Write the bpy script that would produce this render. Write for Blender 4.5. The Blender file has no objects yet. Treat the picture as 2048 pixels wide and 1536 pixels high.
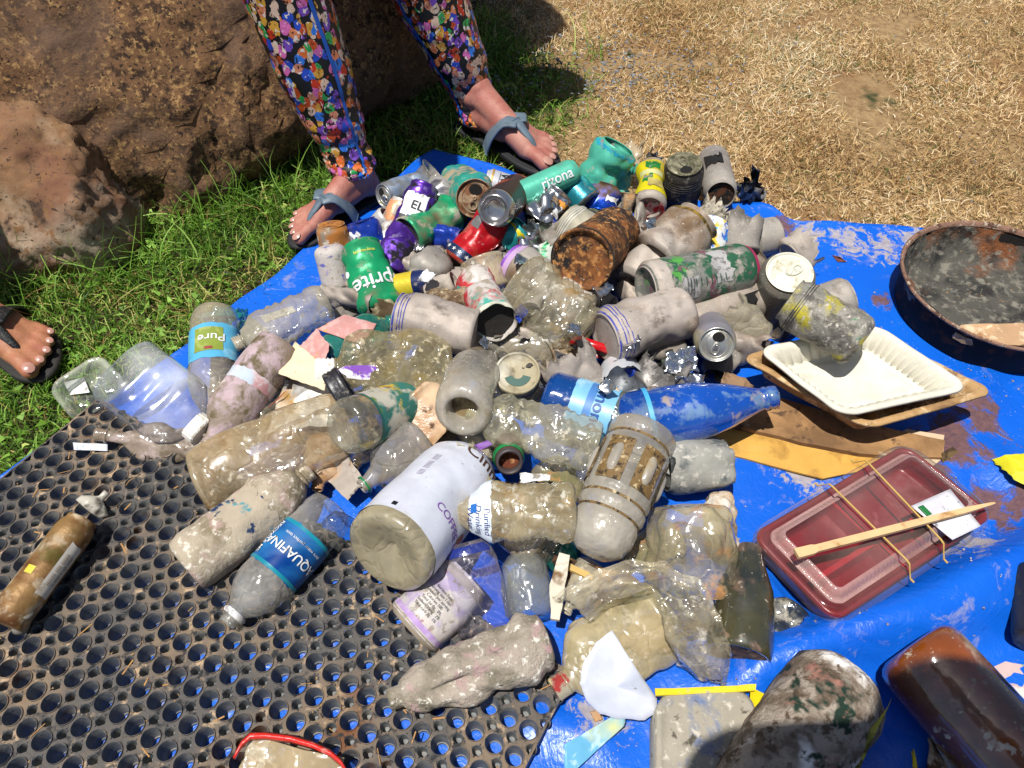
import bpy, bmesh, math, random
import numpy as np
from mathutils import Vector as V, noise, Matrix
PI=math.pi; sin=math.sin; cos=math.cos
sc=bpy.context.scene; COL=sc.collection
rnd=random.Random(7)
# ---------------------------------------------------------------- camera, sky, sun
FPX=1450.; CH=.73; TH=math.radians(50); cT,sT=cos(TH),sin(TH)
cam=bpy.data.cameras.new('camera'); co=bpy.data.objects.new('camera',cam); COL.objects.link(co)
co.location=(0,0,CH); co.rotation_euler=(PI/2-TH,0,0)
cam.sensor_width=36; cam.lens=36*FPX/2048; cam.clip_start=.02; cam.clip_end=300
sc.camera=co
SH=(.20,.20)                      # shadow displacement per metre of height
el=math.atan(1/math.hypot(*SH)); az=math.atan2(-SH[0],-SH[1])
w=bpy.data.worlds.new('World'); sc.world=w; w.use_nodes=True
sk=w.node_tree.nodes.new('ShaderNodeTexSky'); sk.sky_type='NISHITA'; sk.sun_disc=False
sk.sun_elevation=el; sk.sun_rotation=az
bg=w.node_tree.nodes['Background']; bg.inputs[1].default_value=.065
w.node_tree.links.new(sk.outputs[0],bg.inputs[0])
sl=bpy.data.lights.new('sun','SUN'); sl.energy=5.0; sl.angle=math.radians(.55); sl.color=(1,.965,.9)
so=bpy.data.objects.new('sun',sl); COL.objects.link(so)
so.rotation_euler=V((-SH[0],-SH[1],1)).to_track_quat('Z','Y').to_euler()
sc.view_settings.view_transform='Standard'; sc.view_settings.look='None'
sc.view_settings.gamma=1; sc.view_settings.exposure=.2
sc.cycles.transparent_max_bounces=24; sc.cycles.max_bounces=8
# ---------------------------------------------------------------- geometry helpers
def ray(px,py):
    u=(px-1024)/FPX; v=(py-768)/FPX
    return V((u,cT-v*sT,-sT-v*cT))
def P(px,py,z=0.):                # ground / height-z point seen at that picture position
    d=ray(px,py); return V((0,0,CH))+d*((z-CH)/d.z)
def Yp(px,py,y):
    d=ray(px,py); return V((0,0,CH))+d*(y/d.y)
def depth(p): return p.y*cT+(CH-p.z)*sT
def hx(s,k=1.):
    o=[]
    for i in (0,2,4):
        c=int(s[i:i+2],16)/255; c=c/12.92 if c<=.04045 else ((c+.055)/1.055)**2.4; o.append(c*k)
    return (*o,1)
def tag(o,label=None,cat=None,group=None,kind=None):
    if label:o['label']=label
    if cat:o['category']=cat
    if group:o['group']=group
    if kind:o['kind']=kind
    return o
def mesh(name,vs,fs,m=None,parent=None,smooth=True,loc=None):
    me=bpy.data.meshes.new(name)
    if loc is None and parent is None:
        loc=sum((V(v) for v in vs),V())/len(vs); loc.z=min(v[2] for v in vs)
    off=parent.location if parent is not None else loc
    if parent is not None and parent.parent is not None: off=off+parent.parent.location
    me.from_pydata([V(v)-off for v in vs],[],fs); me.update()
    if smooth: me.polygons.foreach_set('use_smooth',[True]*len(fs))
    o=bpy.data.objects.new(name,me); COL.objects.link(o)
    if m: me.materials.append(m)
    if parent is not None: o.parent=parent
    else: o.location=loc
    return o
def empty(name,loc):
    o=bpy.data.objects.new(name,None); o.empty_display_size=.02; COL.objects.link(o); o.location=loc; return o
def npmesh(name,vs,fs,m,attr=None):
    me=bpy.data.meshes.new(name); n=len(fs); k=fs.shape[1]
    me.vertices.add(len(vs)); me.vertices.foreach_set('co',vs.astype(np.float32).ravel())
    me.loops.add(n*k); me.loops.foreach_set('vertex_index',fs.astype(np.int32).ravel())
    me.polygons.add(n); me.polygons.foreach_set('loop_start',np.arange(n,dtype=np.int32)*k)
    me.update(calc_edges=True)
    if attr is not None:
        a=me.attributes.new('rnd','FLOAT','POINT'); a.data.foreach_set('value',attr.astype(np.float32))
    me.materials.append(m); o=bpy.data.objects.new(name,me); COL.objects.link(o); return o
# ---------------------------------------------------------------- materials
class NT:
    def __init__(s,name):
        s.m=bpy.data.materials.new(name); s.m.use_nodes=True; s.t=s.m.node_tree; s.t.nodes.clear()
        s.out=s.n('OutputMaterial')
    def n(s,ty,**k):
        x=s.t.nodes.new('ShaderNode'+ty)
        for a,b in k.items(): setattr(x,a,b)
        return x
    def l(s,a,b): s.t.links.new(a,b)
    def math(s,op,a,b=None,clamp=False):
        x=s.n('Math',operation=op); x.use_clamp=clamp
        for i,v in enumerate((a,b)):
            if v is None: continue
            if isinstance(v,(int,float)): x.inputs[i].default_value=v
            else: s.l(v,x.inputs[i])
        return x.outputs[0]
    def coord(s,rand=True,stretch=None):
        tc=s.n('TexCoord').outputs['Object']
        if stretch:
            mp=s.n('Mapping'); mp.inputs['Scale'].default_value=stretch; s.l(tc,mp.inputs[0]); tc=mp.outputs[0]
        if not rand: return tc
        oi=s.n('ObjectInfo'); mu=s.math('MULTIPLY',oi.outputs['Random'],9.)
        va=s.n('VectorMath',operation='ADD'); s.l(tc,va.inputs[0]); s.l(mu,va.inputs[1]); return va.outputs[0]
    def noise(s,co,scale,det=3,rough=.6,dist=0):
        x=s.n('TexNoise'); x.inputs['Scale'].default_value=scale; x.inputs['Detail'].default_value=det
        x.inputs['Roughness'].default_value=rough; x.inputs['Distortion'].default_value=dist
        s.l(co,x.inputs['Vector']); return x.outputs['Fac']
    def thr(s,f,t,soft=.03):
        x=s.n('MapRange'); x.inputs[1].default_value=t-soft; x.inputs[2].default_value=t+soft
        s.l(f,x.inputs[0]); return x.outputs[0]
    def mix(s,f,a,b):
        x=s.n('Mix',data_type='RGBA')
        if isinstance(f,(int,float)): x.inputs[0].default_value=f
        else: s.l(f,x.inputs[0])
        for i,v in ((6,a),(7,b)):
            if isinstance(v,tuple): x.inputs[i].default_value=v
            else: s.l(v,x.inputs[i])
        return x.outputs[2]
def mat(name,c,spots=(),rough=.5,metal=0.,bump=(150,.25),clear=0.,tint=None,spec=.5,rand=True,stretch=None,crease=None,coat=0,crinkle=False,grime=1.):
    """spots: (colour, scale, threshold, softness)   clear: how see-through the clean plastic is"""
    N=NT(name); co=N.coord(rand,stretch); col=c; mask=None
    for sp in spots:
        cc,s_,t_,so_=sp[:4]
        f=N.thr(N.noise(co,s_,4,.62,.25),t_,so_); col=N.mix(f,col,cc)
        if len(sp)<5: mask=f if mask is None else N.math('MAXIMUM',mask,f)
    var=N.noise(co,38,3); hsv=N.n('HueSaturation')
    N.l(N.math('ADD',N.math('MULTIPLY',var,.5),.75),hsv.inputs['Value'])
    if isinstance(col,tuple): hsv.inputs['Color'].default_value=col
    else: N.l(col,hsv.inputs['Color'])
    b=N.n('BsdfPrincipled'); N.l(hsv.outputs[0],b.inputs['Base Color'])
    b.inputs['Metallic'].default_value=metal; b.inputs['Specular IOR Level'].default_value=spec
    if coat: b.inputs['Coat Weight'].default_value=coat; b.inputs['Coat Roughness'].default_value=.12
    if mask is not None:
        r=N.math('ADD',N.math('MULTIPLY',mask,max(0,.85-rough)),rough); N.l(r,b.inputs['Roughness'])
    else: b.inputs['Roughness'].default_value=rough
    bp=None; edge=None
    if bump:
        f=N.noise(co,bump[0],1.5 if clear else 4,.5 if clear else .65)
        if crease:
            vo=N.n('TexVoronoi'); vo.inputs['Scale'].default_value=crease[0]; N.l(co,vo.inputs['Vector'])
            f=N.math('ADD',N.math('MULTIPLY',f,.4),N.math('MULTIPLY',vo.outputs['Distance'],crease[1]))
        if clear and not crease and crinkle:
            vo=N.n('TexVoronoi'); vo.feature='DISTANCE_TO_EDGE'; vo.inputs['Scale'].default_value=34
            nd=N.n('TexNoise'); nd.inputs['Scale'].default_value=30; N.l(co,nd.inputs['Vector']); sc_=N.n('VectorMath',operation='SCALE'); sc_.inputs['Scale'].default_value=.07; N.l(nd.outputs['Color'],sc_.inputs[0])
            ad=N.n('VectorMath',operation='ADD'); N.l(co,ad.inputs[0]); N.l(sc_.outputs[0],ad.inputs[1]); N.l(ad.outputs[0],vo.inputs['Vector'])
            ed=N.math('MINIMUM',vo.outputs['Distance'],.16); f=N.math('ADD',f,N.math('MULTIPLY',ed,1.9)); edge=N.math('MAXIMUM',N.thr(vo.outputs['Distance'],.03,.03),N.thr(N.noise(co,16,2),.5,.06))
        bp=N.n('Bump'); bp.inputs['Strength'].default_value=bump[1]; bp.inputs['Distance'].default_value=.0045 if clear else (.004 if rough in(.85,.92) else .002)
        N.l(f,bp.inputs['Height']); N.l(bp.outputs[0],b.inputs['Normal'])
    sh=b.outputs[0]
    if clear:
        tr=N.n('BsdfTransparent'); tr.inputs[0].default_value=tint or (.95,.96,.95,1)
        lw=N.n('LayerWeight'); lw.inputs[0].default_value=.5
        if bp: N.l(bp.outputs[0],lw.inputs['Normal'])
        a=N.math('ADD',1-clear,N.math('MULTIPLY',N.math('POWER',lw.outputs['Facing'],3.),.5))
        gr=N.noise(co,22,5,.7); a=N.math('ADD',a,N.math('MULTIPLY',N.math('SUBTRACT',gr,.45),.55*grime)); a=N.math('ADD',a,N.math('MULTIPLY',N.math('SUBTRACT',N.noise(co,8,2),.5),1.6*grime))
        if mask is not None: a=N.math('MAXIMUM',a,N.math('MULTIPLY',mask,.75))
        if edge is not None: a=N.math('ADD',a,N.math('MULTIPLY',N.math('SUBTRACT',1,edge),.16))
        a=N.math('MAXIMUM',N.math('MINIMUM',a,1),.04)
        mx=N.n('MixShader'); N.l(a,mx.inputs[0]); N.l(tr.outputs[0],mx.inputs[1]); N.l(sh,mx.inputs[2])
        gl=N.n('BsdfGlossy'); gl.inputs['Roughness'].default_value=.09
        if bp: N.l(bp.outputs[0],gl.inputs['Normal'])
        fz=N.math('ADD',N.math('MULTIPLY',N.math('POWER',lw.outputs['Facing'],4.),.75),.065)
        m2=N.n('MixShader'); N.l(fz,m2.inputs[0])
        N.l(mx.outputs[0],m2.inputs[1]); N.l(gl.outputs[0],m2.inputs[2]); sh=m2.outputs[0]
    N.l(sh,N.out.inputs[0]); return N.m
MC={}
def mm(key,*a,**k):
    if key not in MC:
        if not a: raise ValueError('material '+key)
        MC[key]=mat(key,*a,**k)
    return MC[key]
DIRT=hx('b0a28c',.8); DIRT2=hx('6e5c42',.7); SAND=hx('c8b898',.75)
# ---------------------------------------------------------------- the setting
TARP_B=[(-700,1560),(0,972),(390,693),(870,308),(1000,347),(1120,388),(1300,410),(1530,420),(1572,452),(1890,470),(2150,520),(2700,560)]
tb=[P(*q) for q in TARP_B]
tb=[V((-1.15,.05,0))]+tb[1:]+[V((1.9,.75,0))]
poly=np.array([(p.x,p.y) for p in tb]+[(2.,-.6),(-1.3,-.6)])
def inside(x,y,pl):
    r=np.zeros(len(x),bool); j=len(pl)-1
    for i in range(len(pl)):
        a,b=pl[i],pl[j]
        c=((a[1]>y)!=(b[1]>y)); xi=(b[0]-a[0])*(y-a[1])/(b[1]-a[1]+1e-12)+a[0]
        r^=c&(x<xi); j=i
    return r
def ground():
    N=NT('soil_and_thatch'); co=N.coord(False)
    n1=N.noise(co,3.2,5,.65); n2=N.noise(co,60,4,.7); n3=N.noise(co,300,3,.7)
    c=N.mix(N.thr(n2,.5,.2),hx('93704a',.7),hx('c9a878',.85)); c=N.mix(N.thr(n1,.56,.06),c,hx('a87c50',.72))
    c=N.mix(N.thr(n3,.6,.1),c,hx('c9a871',.7))
    c=N.mix(N.thr(N.noise(co,9,3),.66,.04),c,hx('4c5424',.6))
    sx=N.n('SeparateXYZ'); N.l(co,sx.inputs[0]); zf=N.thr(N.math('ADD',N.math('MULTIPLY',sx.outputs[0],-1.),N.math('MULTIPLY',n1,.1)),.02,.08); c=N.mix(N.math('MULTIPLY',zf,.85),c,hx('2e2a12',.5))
    b=N.n('BsdfPrincipled'); N.l(c,b.inputs[0]); b.inputs['Roughness'].default_value=.95
    bp=N.n('Bump'); bp.inputs['Strength'].default_value=.8; bp.inputs['Distance'].default_value=.01
    N.l(N.math('ADD',n2,n3),bp.inputs['Height']); N.l(bp.outputs[0],b.inputs['Normal']); N.l(b.outputs[0],N.out.inputs[0])
    n=120; g=[]
    for j in range(n+1):
        for i in range(n+1):
            a=(i/n*2-1); c_=(j/n*2-1); x=math.copysign(abs(a)**3,a)*60+0; y=math.copysign(abs(c_)**3,c_)*60+.8
            z=-.012+.012*noise.noise(V((x*4,y*4,0)))*min(1,1)
            g.append((x,y,min(z,-.001)))
    fs=[(j*(n+1)+i,j*(n+1)+i+1,(j+1)*(n+1)+i+1,(j+1)*(n+1)+i) for j in range(n) for i in range(n)]
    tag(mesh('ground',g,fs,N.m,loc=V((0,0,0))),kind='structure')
ground()
# --- tarp
def fold(x,y):
    z=.004*noise.noise(V((x*5,y*5,3)))+.0025*noise.noise(V((x*14,y*14,1)))
    # raised folds on the right hand side
    def ridge(p,q,wd,h):
        a=P(*p);b=P(*q);d=V((b.x-a.x,b.y-a.y));L=d.length;d/=L;r=V((x-a.x,y-a.y));t=r.dot(d)/L
        s=(r.x*d.y-r.y*d.x); e=min(max((t+.05)/.25,0),1)*min(max((1.15-t)/.2,0),1)
        return h*math.exp(-(s/wd)**2)*e
    z+=ridge((1400,1400),(2150,1085),.026,.046)+ridge((1690,1330),(2200,1170),.02,.026)+ridge((1560,1010),(1480,1400),.012,.010)+ridge((1250,1500),(1060,1440),.014,.010)
    z+=ridge((1950,900),(2200,1180),.03,.02)+ridge((1700,1560),(2100,1330),.02,.01)+ridge((1880,1000),(1960,760),.02,.012)
    return z
def tarpz(x,y): return .008+max(0,fold(x,y)+.002)
def make_tarp():
    L=[0]
    for a,b in zip(tb[:-1],tb[1:]): L.append(L[-1]+(b-a).length)
    nu,nv=230,150; vs=[];fs=[]
    for i in range(nu+1):
        s=i/nu*L[-1]; k=max(j for j in range(len(L)-1) if L[j]<=s+1e-9); t=(s-L[k])/(L[k+1]-L[k])
        p=tb[k].lerp(tb[k+1],t); q=V((-1.2+3.1*(i/nu),-.6,0))
        for j in range(nv+1):
            v=(j/nv)**1.15; r=p.lerp(q,v)
            if j==0: r+=V((noise.noise(V((s*9,0,0))),noise.noise(V((s*9,5,0))),0))*.007
            vs.append((r.x,r.y,tarpz(r.x,r.y)+(.006*math.exp(-j/2.)*(.6+noise.noise(V((s*12,2,0)))))))
    for i in range(nu):
        for j in range(nv):
            a=i*(nv+1)+j; fs.append((a,a+1,a+nv+2,a+nv+1))
    blue=hx('0a66e8',.66)
    N=NT('tarp'); co=N.coord(False)
    big=N.noise(co,2.3,3); f=N.thr(N.noise(co,26,6,.75,.6),.63,.06)
    band=N.thr(big,.47,.08); scr=N.math('MULTIPLY',f,band)
    c=N.mix(N.thr(N.noise(co,8,3),.5,.3),blue,hx('1276f4',.66))
    c=N.mix(N.math('MULTIPLY',scr,.7),c,hx('b7b0ae',.75))
    vo=N.n('TexVoronoi'); vo.inputs['Scale'].default_value=190; N.l(co,vo.inputs['Vector'])
    sp=N.math('LESS_THAN',vo.outputs['Distance'],.16); sp=N.math('MULTIPLY',sp,N.thr(N.noise(co,9,3),.58,.06))
    c=N.mix(N.math('MULTIPLY',sp,.4),c,hx('b9c6dd',.8))
    # mud: by place (right side, under the tray, along the back edge)
    def spot(px,py,r):
        p=P(px,py); d=N.n('VectorMath',operation='DISTANCE'); N.l(co,d.inputs[0]); d.inputs[1].default_value=(p.x,p.y,.01)
        return N.math('SUBTRACT',1,N.math('DIVIDE',d.outputs['Value'],r))
    m_=None
    for q in ((1890,900,.075),(1935,820,.055),(1850,960,.05),(1960,1010,.04),(2040,1040,.06),(1700,650,.04),(1560,470,.05),(1760,610,.03),(1960,860,.05)):
        s_=spot(*q); m_=s_ if m_ is None else N.math('MAXIMUM',m_,s_)
    m_=N.math('ADD',m_,N.math('MULTIPLY',N.math('SUBTRACT',N.noise(co,32,5,.7,.5),.5),2.6))
    c=N.mix(N.math('MULTIPLY',N.thr(m_,.50,.14),.92),c,N.mix(N.noise(co,160,3),hx('4f3220',.6),hx('946440',.75)))
    m2=None
    for q in ((1700,490,.075),(1820,490,.075),(1620,475,.05),(1760,500,.06),(1180,1440,.05),(1590,960,.05),(1940,1110,.05),(1870,1130,.04)):
        s_=spot(*q); m2=s_ if m2 is None else N.math('MAXIMUM',m2,s_)
    m2=N.math('ADD',m2,N.math('MULTIPLY',N.math('SUBTRACT',N.noise(co,55,6,.75,.8),.5),3.4))
    c=N.mix(N.math('MULTIPLY',N.thr(m2,.66,.12),.85),c,N.mix(N.noise(co,120,3),hx('8f8478',.7),hx('d8ccc0',.85)))
    b=N.n('BsdfPrincipled'); N.l(c,b.inputs[0]); b.inputs['Roughness'].default_value=.36
    bp=N.n('Bump'); bp.inputs['Strength'].default_value=.35; bp.inputs['Distance'].default_value=.004
    hh=N.math('ADD',N.noise(co,30,4,.7,.8),N.math('MULTIPLY',N.noise(co,220,2),.15)); hh=N.math('ADD',hh,N.math('MULTIPLY',N.math('MULTIPLY',N.thr(m_,.48,.08),N.noise(co,150,4)),1.5)); rr=N.math('ADD',.36,N.math('MULTIPLY',N.thr(m_,.48,.05),.5)); N.l(rr,b.inputs['Roughness'])
    N.l(hh,bp.inputs['Height']); bp.inputs['Strength'].default_value=.5
    N.l(bp.outputs[0],b.inputs['Normal']); N.l(b.outputs[0],N.out.inputs[0])
    o=mesh('tarp',vs,fs,N.m,loc=V((0,0,0))); tag(o,'bright blue plastic tarp spread on the grass under all the litter','tarp')
    so_=o.modifiers.new('thickness','SOLIDIFY'); so_.thickness=.0012
make_tarp()
# --- grass
def grassmat(name,stops):
    N=NT(name); at=N.n('Attribute'); at.attribute_name='rnd'; cr=N.n('ValToRGB'); e=cr.color_ramp.elements
    e[0].position=stops[0][0]; e[0].color=stops[0][1]; e[1].position=stops[-1][0]; e[1].color=stops[-1][1]
    for p,c in stops[1:-1]: x=e.new(p); x.color=c
    N.l(at.outputs['Fac'],cr.inputs[0])
    b=N.n('BsdfPrincipled'); N.l(cr.outputs[0],b.inputs[0]); b.inputs['Roughness'].default_value=.55; b.inputs['Specular IOR Level'].default_value=.3
    tl=N.n('BsdfTranslucent'); N.l(cr.outputs[0],tl.inputs[0]); mx=N.n('MixShader'); mx.inputs[0].default_value=.3
    N.l(b.outputs[0],mx.inputs[1]); N.l(tl.outputs[0],mx.inputs[2]); N.l(mx.outputs[0],N.out.inputs[0]); return N.m
def blades(name,x,y,L,wd,elev,curl,rv,m,z0=-.008,seed=1,label=None,segs=3):
    R=np.random.RandomState(seed); n=len(x); az=R.uniform(0,2*PI,n); az2=R.normal(0,.5,n)
    pts=np.zeros((n,segs+1,3)); p=np.stack([x,y,np.full(n,z0)],1); pts[:,0]=p
    e=elev.copy(); a=az.copy()
    for k in range(segs):
        d=np.stack([np.cos(e)*np.cos(a),np.cos(e)*np.sin(a),np.sin(e)],1); p=p+d*(L/segs)[:,None]
        pts[:,k+1]=p; e=e-curl; a=a+az2
    pts[:,:,2]=np.maximum(pts[:,:,2],z0+.001)
    tw=az+PI/2+R.normal(0,.6,n); side=np.stack([np.cos(tw),np.sin(tw),R.normal(0,.4,n)],1)
    W=np.array([1,.9,.65,.12])[:segs+1] if segs==3 else np.linspace(1,.15,segs+1)
    vs=np.zeros((n,segs+1,2,3))
    for k in range(segs+1):
        o=side*(wd*W[k]/2)[:,None]; vs[:,k,0]=pts[:,k]-o; vs[:,k,1]=pts[:,k]+o
    per=(segs+1)*2; base=(np.arange(n)*per)[:,None]
    fs=np.concatenate([base+np.array([2*k,2*k+1,2*k+3,2*k+2]) for k in range(segs)],1).reshape(-1,4)
    o=npmesh(name,vs.reshape(-1,3),fs,m,np.repeat(rv,per)); tag(o,label,kind='stuff')
    return o
def nz(x,y,s,o=0):
    return np.array([noise.noise(V((a*s,b*s,o))) for a,b in zip(x,y)])
DRY=grassmat('dry_straw',[(0,hx('54381a',.8)),(.17,hx('a07a48',1.)),(.42,hx('d8b67e',1.)),(.72,hx('f2dcb0',1.)),(.9,hx('fff4dc',1)),(.93,hx('6f7f3a',.7)),(1,hx('55702a',.7))])
GRN=grassmat('green_grass',[(0,hx('27400f',.7)),(.3,hx('527c22',.82)),(.6,hx('7ca83a',.9)),(.85,hx('a2cc60',.95)),(.93,hx('cfcf78',.95)),(1,hx('9a7a48',.8))])
# ground zones, world metres: green on the left / around the rock, straw elsewhere
GB=[P(0,1536),P(1010,345),P(1060,250),P(1150,120),P(1000,60)]
def zone(x,y):      # >0 green
    # distance to the right of the line  (tarp corner -> right foot -> behind)
    xb=np.interp(y,[.2,1.02,1.15,1.3,1.45,1.6,2.5],[.0,-.0,.0,.10,.13,.0,-.3])
    return xb-x
R=np.random.RandomState(3)
def grass_all():
    n=230000; t=R.uniform(0,1,n); y=.55+(2.3-.55)*t**.9; x=R.uniform(-.5,1.75,n)
    k=zone(x,y)+R.normal(0,.05,n)+.06*nz(x,y,6)<0; k&=~inside(x,y,poly); dens=nz(x,y,5,4)+.5*nz(x,y,17,9); k&=dens>R.uniform(-.55,.25,n)
    x,y=x[k],y[k]; n=len(x); patch=nz(x,y,4,2)
    rv=np.clip(R.beta(1.8,1.7,n)*.9+patch*.35,0,.92); g=R.uniform(0,1,n)<(.09+.40*np.clip(nz(x,y,7,7)-.15,0,1)); rv[g]=R.uniform(.94,1,g.sum())
    blades('dry_grass',x,y,R.uniform(.007,.026,n)*(1+.6*(R.uniform(0,1,n)<.08)),R.uniform(.0008,.0018,n),R.uniform(.05,1.1,n),R.uniform(-.3,.7,n),rv,DRY,seed=5)
    n=26000; a=R.uniform(-3,4,n); b=R.uniform(2.2,5.5,n)
    blades('far_dry_grass',a,b,R.uniform(.03,.07,n),R.uniform(.003,.006,n),R.uniform(.1,1.2,n),R.uniform(0,.8,n),R.beta(2,2,n)*.9,DRY,seed=6)
    # green turf
    n=125000; y=.25+R.uniform(0,1,n)*1.5; x=R.uniform(-1.35,.3,n)
    k=(zone(x,y)+R.normal(0,.04,n)+.05*nz(x,y,6)>0)&~inside(x,y,poly)
    k&=~((y>1.18+(x+.35)*.9)&(x<-.3)); d=nz(x,y,9,3); k&=d>R.uniform(-1.1,-.25,n); x,y=x[k],y[k]; n=len(x)
    rv=np.clip(R.beta(2,2.4,n)*.95+.25*nz(x,y,8,5),0,.9); g=R.uniform(0,1,n)<.10+.25*(nz(x,y,7,8)>.25); rv[g]=R.uniform(.92,1,g.sum())
    blades('green_grass',x,y,R.uniform(.012,.046,n),R.uniform(.0010,.0024,n),R.uniform(.2,1.4,n),R.uniform(-.1,.8,n),rv,GRN,seed=8)
    # broad clover like leaves
    n=5000; y=.25+R.uniform(0,1,n)*1.25; x=R.uniform(-1.3,.1,n); k=(zone(x,y)>.02)&~inside(x,y,poly)&(nz(x,y,10,1)>-.1)
    k&=~((y>1.2+(x+.35)*.9)&(x<-.3)); x,y=x[k],y[k]; n=len(x)
    blades('clover_leaves',x,y,R.uniform(.008,.015,n),R.uniform(.005,.009,n),R.uniform(.1,.7,n),R.uniform(.1,.4,n),np.clip(R.normal(.6,.16,n),0,.9),GRN,z0=.006,seed=9,segs=2)
    # tall blades against the boulders
    xs=[];ys=[]
    for (px,py,s,k_) in ((470,420,.05,90),(560,400,.05,40),(400,440,.03,30),(60,620,.06,90),(130,560,.06,70),(250,560,.05,45),(330,500,.04,50),(20,560,.07,60),(620,370,.04,30),(1180,110,.02,18),(900,290,.03,14)):
        p=P(px,py); xs+=list(R.normal(p.x,s,k_)); ys+=list(R.normal(p.y,s*.5,k_))
    x=np.array(xs);y=np.array(ys);n=len(x)
    blades('tall_grass',x,y,R.uniform(.05,.13,n),R.uniform(.0016,.003,n),R.uniform(.8,1.5,n),R.uniform(.02,.42,n),np.clip(R.normal(.55,.2,n),.1,1),GRN,seed=11,segs=6)
grass_all()
# --- little grey stones in the dry grass, crumbs on the tarp
def crumbs(name,cs,m,label=None):
    ico=[(0,0,1),(.9,0,.1),(-.3,.85,.1),(-.3,-.85,.1),(.2,.3,-.8)]; f=[(0,1,2),(0,2,3),(0,3,1),(4,2,1),(4,3,2),(4,1,3)]
    vs=[];fs=[]
    for (x,y,z,s) in cs:
        a=rnd.uniform(0,6.28); k=len(vs); q=[rnd.uniform(.5,1.3) for _ in range(3)]
        for p in ico:
            u=p[0]*q[0];v=p[1]*q[1]; vs.append((x+s*(u*cos(a)-v*sin(a)),y+s*(u*sin(a)+v*cos(a)),z+s*p[2]*q[2]*.6))
        fs+=[tuple(k+i for i in t) for t in f]
    return tag(mesh(name,vs,fs,m,smooth=False,loc=V((0,0,0))),label,kind='stuff')
cs=[]
for _ in range(520):
    px=rnd.gauss(1230,130);py=rnd.gauss(150,45); p=P(px,py); cs.append((p.x,p.y,.012,rnd.uniform(.0025,.006)))
for _ in range(60):
    px=rnd.uniform(1000,2000);py=rnd.uniform(20,420); p=P(px,py)
    if not inside(np.array([p.x]),np.array([p.y]),poly)[0]: cs.append((p.x,p.y,.01,rnd.uniform(.002,.005)))
crumbs('gravel',cs,mm('gravel',hx('a9abb0',.7),[(hx('74777c',.6),200,.5,.1)]))
def crumbfield(k,xr,yr,s,z=0):
    o=[]
    while len(o)<k:
        px=rnd.uniform(*xr);py=rnd.uniform(*yr);p=P(px,py)
        if inside(np.array([p.x]),np.array([p.y]),poly)[0]: o.append((p.x,p.y,tarpz(p.x,p.y)+.001+z,rnd.uniform(.4,1)*s))
    return o
crumbs('dirt_crumbs',crumbfield(170,(1430,2040),(470,1300),.0022)+crumbfield(120,(1080,1500),(1250,1530),.0016)+crumbfield(40,(520,760),(520,620),.0014),mm('dirt_crumbs',hx('8a6a48',.7),[(hx('d8cbb6',.8),400,.5,.1)]))
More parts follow.
